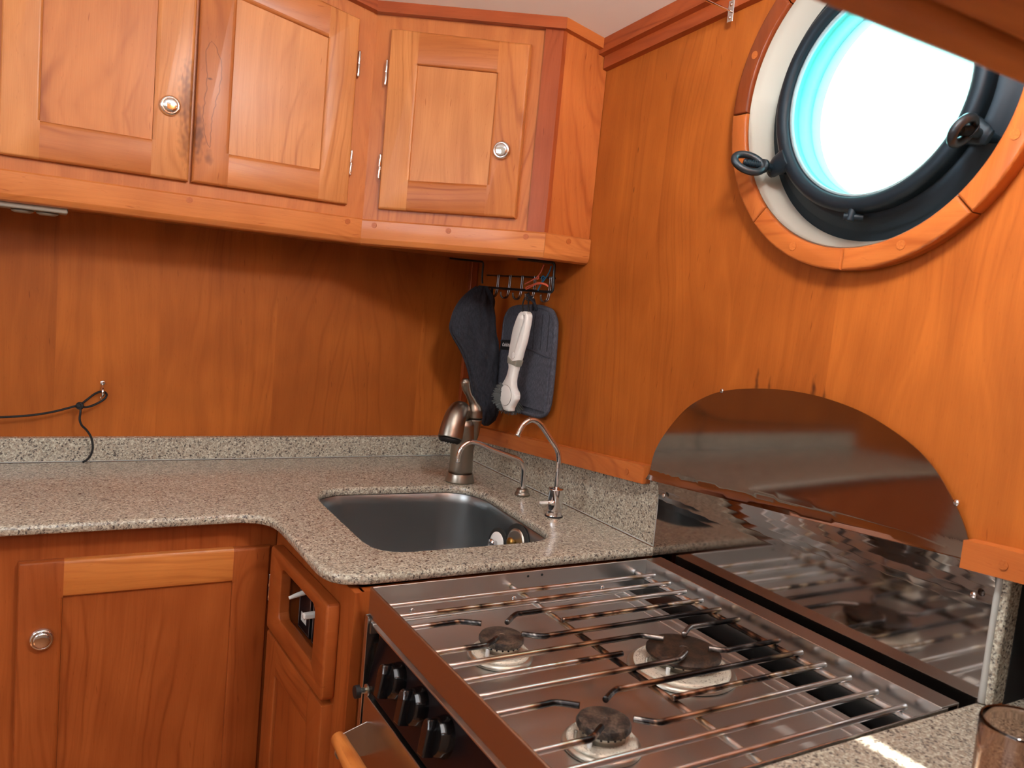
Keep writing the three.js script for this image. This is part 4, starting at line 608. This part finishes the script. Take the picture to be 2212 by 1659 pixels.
{
  const t = thing('pot_holder', 'rectangular denim pot holder with pocket hanging on the hook rack', 'pot holder');
  const O = [[0.264, 1.316], [0.226, 1.312], [0.2, 1.298], [0.19, 1.274], [0.19, 1.247], [0.187, 1.21], [0.184, 1.173], [0.182, 1.137], [0.184, 1.109], [0.206, 1.088], [0.263, 1.0775], [0.308, 1.0775], [0.358, 1.079], [0.384, 1.081], [0.404, 1.089], [0.414, 1.104], [0.418, 1.135], [0.418, 1.184], [0.416, 1.233], [0.412, 1.282], [0.406, 1.298], [0.391, 1.312], [0.365, 1.318], [0.327, 1.32]];
  const c = new THREE.SplineCurve([...O, O[0]].map((p) => new THREE.Vector2(...p))).getPoints(96); c.pop();
  const s = new THREE.Shape(c.map((p) => new THREE.Vector2(p.x, p.y)).reverse());
  const pad = boxUV(toCreasedNormals(extrude(s, 0.011, 0.004, 3).rotateY(-Math.PI / 2).translate(-0.007, 0, 0), 0.7), 'y', 0.16, 0.16); // depth -> -x
  part(t, 'pad', pad, M.denim);
  part(t, 'edge_binding', boxUV(sweep(c.filter((_, i) => i % 3 === 0).map((p) => [-0.0135, p.y, p.x]), 0.0062, { closed: true, div: 120, seg: 10, sy: 0.9 }), 'y', 0.16, 0.16), M.denim);
  const ps = poly([[0.187, 1.092], [0.41, 1.094], [0.412, 1.212], [0.3, 1.226], [0.19, 1.232]]); part(t, 'pocket', boxUV(extrude(ps, 0.004, 0.001).rotateY(-Math.PI / 2).translate(-0.0175, 0, 0), 'y', 0.16, 0.16), M.denim);
  part(t, 'pocket_hem', sweep([[-0.0213, 1.2315, 0.19], [-0.0216, 1.226, 0.3], [-0.0213, 1.213, 0.412]], 0.0016, { seg: 8, div: 14 }), M.denim);
  for (const z of [0.33, 0.362, 0.39]) part(t, 'quilt_seam', sweep([[-0.0182, 1.305, z], [-0.0182, 1.26, z + 0.002], [-0.0182, 1.225, z + 0.003]], 0.0009, { seg: 6, div: 8 }), M.denimDark);
  const cn = document.createElement('canvas'); cn.width = 256; cn.height = 96; const x = cn.getContext('2d'); x.fillStyle = '#0c0c10'; x.fillRect(0, 0, 256, 96); x.fillStyle = '#e8e8ea'; x.font = 'italic bold 46px sans-serif'; x.fillText('Cuisinart', 22, 62);
  const ct = new THREE.CanvasTexture(cn); ct.colorSpace = THREE.SRGBColorSpace;
  part(t, 'woven_label', new THREE.PlaneGeometry(0.062, 0.0235).rotateY(-Math.PI / 2).rotateX(-0.06), P({ map: ct, roughness: 0.7 }), [-0.0236, 1.224, 0.228]);
  part(t, 'hanging_loop', sweep([[-0.018, 1.312, 0.318], [-0.026, 1.335, 0.33], [-0.046, 1.343, 0.334], [-0.03, 1.33, 0.338], [-0.02, 1.312, 0.336]], 0.0034, { seg: 8, div: 30 }), M.denimDark);
}
{
  const t = thing('dish_brush', 'white plastic dish brush with grey bristles hanging over the pot holder', 'brush');
  const O = [[0.352, 1.308], [0.342, 1.306], [0.334, 1.3], [0.324, 1.283], [0.316, 1.264], [0.311, 1.238], [0.3085, 1.217], [0.3075, 1.203], [0.309, 1.191], [0.313, 1.178], [0.307, 1.159], [0.293, 1.141], [0.279, 1.127], [0.274, 1.114], [0.28, 1.103], [0.295, 1.094], [0.306, 1.084], [0.312, 1.0815], [0.334, 1.0825], [0.338, 1.091], [0.345, 1.101], [0.354, 1.114], [0.352, 1.127], [0.34, 1.137], [0.335, 1.15], [0.338, 1.169], [0.345, 1.19], [0.351, 1.203], [0.356, 1.219], [0.365, 1.243], [0.37, 1.268], [0.3735, 1.288], [0.373, 1.301], [0.364, 1.308]];
  const c = new THREE.SplineCurve([...O, O[0]].map((p) => new THREE.Vector2(...p))).getPoints(130); c.pop(); const s = new THREE.Shape(c.map((p) => new THREE.Vector2(p.x, p.y)).reverse());
  const hl = new THREE.Path(); hl.absellipse(0.358, 1.295, 0.0035, 0.0048, 0, Math.PI * 2); s.holes.push(hl);
  part(t, 'handle', toCreasedNormals(extrude(s, 0.016, 0.0032, 4).rotateY(-Math.PI / 2).translate(-0.05, 0, 0), 0.8), M.white);
  const bs = poly([[0.3068, 1.206], [0.308, 1.188], [0.345, 1.185], [0.3515, 1.2], [0.33, 1.196]].reverse()); part(t, 'collar_band', extrude(bs, 0.018, 0.003, 3).rotateY(-Math.PI / 2).translate(-0.049, 0, 0), M.greyBand);
  part(t, 'thumb_rest', toMinusX(lathe([[0, 0.001], [0.006, 0.0012], [0.0075, 0], [0, 0]], 24)).translate(-0.0658, 1.208, 0.331), M.white);
  part(t, 'head_disc', toMinusX(lathe([[0, 0.0025], [0.024, 0.0025], [0.027, 0], [0, 0]], 36)).scale(1, 0.9, 1).translate(-0.0655, 1.116, 0.314), M.white);
  const br = [], out = V(-0.863, -0.05, -0.45).normalize(), dn = V(0.03, -0.99, 0.0); for (let k = 0; k < 200; k++) { const a = -0.75 + (k % 100) / 100 * 3.3 + rnd() * 0.03, r1 = 0.037 + rnd() * 0.007, d = dn.clone().multiplyScalar(Math.cos(a)).add(out.clone().multiplyScalar(Math.sin(a))), o = V(-0.05 + (k > 99 ? 0.008 : 0) + rnd() * 0.004, 1.112, 0.306), p0 = o.clone().addScaledVector(d, 0.012), p1 = o.clone().addScaledVector(d, r1); br.push(sweep([[p0.x, p0.y, p0.z], [p1.x, p1.y, p1.z]], 0.0008, { seg: 5, div: 1 })); }
  const bm = part(t, 'bristles', merge(br), M.bristle); bm.userData.kind = 'stuff';
  part(t, 'cord_loop', sweep([[-0.058, 1.292, 0.36], [-0.064, 1.305, 0.355], [-0.056, 1.325, 0.335], [-0.046, 1.343, 0.33], [-0.044, 1.349, 0.336], [-0.05, 1.33, 0.348], [-0.056, 1.31, 0.362], [-0.054, 1.296, 0.361]], 0.0019, { seg: 8, div: 60 }), M.cord);
}
// wire pegs clipped on the rack
function peg(label, mat, pts1, pts2) { const t = thing('wire_peg', label, 'peg', [0, 0, 0], 0, 'coated wire pegs on the hook rack'); part(t, 'wire', sweep(pts1, 0.0014, { seg: 8, div: 80 }), mat); if (pts2) part(t, 'wire', sweep(pts2, 0.0014, { seg: 8, div: 60 }), mat); return t; }
peg('coral coated wire peg at the right end of the hook rack', M.coral, [[-0.038, 1.412, 0.378], [-0.04, 1.395, 0.371], [-0.042, 1.383, 0.36], [-0.043, 1.38, 0.366], [-0.043, 1.386, 0.37], [-0.043, 1.384, 0.363], [-0.044, 1.375, 0.338], [-0.045, 1.368, 0.318]], [[-0.046, 1.368, 0.415], [-0.046, 1.371, 0.405], [-0.046, 1.3725, 0.375], [-0.046, 1.367, 0.35], [-0.046, 1.36, 0.325], [-0.047, 1.357, 0.328], [-0.047, 1.362, 0.345], [-0.047, 1.369, 0.37], [-0.047, 1.37, 0.4], [-0.046, 1.366, 0.416]]);
peg('blue coated wire peg at the right end of the hook rack', M.blue, [[-0.036, 1.41, 0.405], [-0.036, 1.395, 0.398], [-0.037, 1.385, 0.39], [-0.038, 1.388, 0.378], [-0.038, 1.382, 0.374], [-0.038, 1.379, 0.38], [-0.038, 1.384, 0.384], [-0.038, 1.372, 0.374], [-0.038, 1.356, 0.364]], [[-0.04, 1.357, 0.368], [-0.04, 1.37, 0.378], [-0.038, 1.385, 0.392], [-0.036, 1.4, 0.402]]);

// ================================================================ BACK WALL: hook eye and cord
{
  const t = thing('hook_eye', 'small chrome screw eye on the back wall', 'hook');
  part(t, 'plate', merge([new THREE.SphereGeometry(0.0052, 18, 12).scale(1, 1, 0.5).translate(-0.858, 1.0755, ZB + 0.002), cyl([-0.858, 1.0755, ZB], [-0.858, 1.0755, ZB + 0.005], 0.0022), new THREE.SphereGeometry(0.0042, 16, 10).scale(1, 1, 0.5).translate(-0.858, 1.043, ZB + 0.002)]), M.chrome);
  part(t, 'eye', sweep([[-0.858, 1.07, ZB + 0.001], [-0.858, 1.068, ZB + 0.01], [-0.858, 1.06, ZB + 0.0185], [-0.858, 1.05, ZB + 0.0175], [-0.858, 1.044, ZB + 0.006], [-0.858, 1.043, ZB]], 0.003, { seg: 10, div: 24 }), M.chrome);
  const c = thing('cord', 'black cord knotted to the eye and hanging over the counter', 'cord'); const r = 0.0023;
  part(c, 'strand', sweep([[-1.6, 0.99, 0.03], [-1.3, 0.995, 0.016], [-1.039, 1.004, 0.006], [-1.008, 1.006, 0.006], [-0.976, 1.01, 0.006], [-0.944, 1.017, 0.006], [-0.905, 1.0295, 0.006]], r, { seg: 10, div: 60 }), M.cord);
  part(c, 'loop', sweep([[-0.898, 1.032, 0.006], [-0.886, 1.043, 0.003], [-0.874, 1.053, -0.001], [-0.865, 1.057, -0.006], [-0.858, 1.058, -0.009], [-0.852, 1.055, -0.006], [-0.851, 1.05, 0], [-0.856, 1.043, 0.004], [-0.866, 1.036, 0.006], [-0.88, 1.029, 0.008], [-0.891, 1.0265, 0.008], [-0.899, 1.0285, 0.007]], r, { seg: 10, div: 60 }), M.cord);
  part(c, 'tail', sweep([[-0.899, 1.029, 0.01], [-0.899, 1.016, 0.016], [-0.9, 1.003, 0.02], [-0.896, 0.991, 0.02], [-0.887, 0.981, 0.02], [-0.879, 0.968, 0.02], [-0.875, 0.954, 0.02], [-0.874, 0.941, 0.02], [-0.877, 0.928, 0.02], [-0.883, 0.919, 0.021], [-0.892, 0.9128, 0.023]], r, { seg: 10, div: 60 }), M.cord);
  part(c, 'knot', merge([sweep([[-0.907, 1.026, 0.004], [-0.903, 1.034, 0.008], [-0.897, 1.034, 0.013], [-0.896, 1.027, 0.013], [-0.902, 1.0245, 0.009], [-0.907, 1.03, 0.005]], 0.0028, { seg: 10, div: 36 }), new THREE.SphereGeometry(0.0055, 14, 10).scale(1.3, 0.9, 0.9).translate(-0.9015, 1.0295, 0.008)]), M.cord);
}
{ // hook bracket on the fascia at the top right
  const t = thing('bracket', 'small chrome bracket with a rod near the porthole top', 'bracket');
  part(t, 'plate', box(-0.0105, -0.008, 1.8165, 1.852, 0.8285, 0.8415, 0.001), M.chrome);
  for (const y of [1.824, 1.845]) part(t, 'screw', toMinusX(lathe([[0, 0.0018], [0.002, 0.0016], [0.0035, 0], [0, 0]], 16)), M.chrome, [-0.0105, y, 0.835]);
  part(t, 'rod', cyl([-0.0105, 1.834, 0.835], [-0.09, 1.842, 0.83], 0.0022), M.chrome);
}

// ================================================================ NEAR RIGHT: overhead locker and glass
{
  const t = thing('overhead_locker', 'dark cherry overhead locker close to the camera at the top right', 'locker');
  const z0 = 1.6, y0 = 1.481;
  part(t, 'bottom_panel', wv(box(-0.86, 0.002, y0 + 0.004, y0 + 0.02, z0 + 0.03, 2.5, 0.001), 'x'), M.frame);
  part(t, 'end_panel', wv(box(-0.86, 0.002, y0 + 0.02, 1.93, z0, z0 + 0.02, 0.002)), M.frame);
  part(t, 'front_panel', wv(box(-0.88, -0.86, y0 + 0.02, 1.93, z0, 2.5, 0.002)), M.frame);
  part(t, 'edge_moulding', wv(box(-0.885, 0.002, y0, y0 + 0.03, z0 - 0.006, z0 + 0.027, 0.01), 'x'), M.frame);
}
{
  const t = thing('glass_tumbler', 'brown tinted glass tumbler on the near right worktop', 'glass', [-0.213, 0.9105, 1.535]);
  part(t, 'vessel', lathe([[0, 0], [0.033, 0], [0.0355, 0.003], [0.0368, 0.03], [0.0375, 0.08], [0.0378, 0.088], [0.0368, 0.0915], [0.035, 0.0905], [0.0335, 0.086], [0.0332, 0.03], [0.031, 0.012], [0, 0.01]], 56), M.amber);
}
renderer.render(scene, camera);
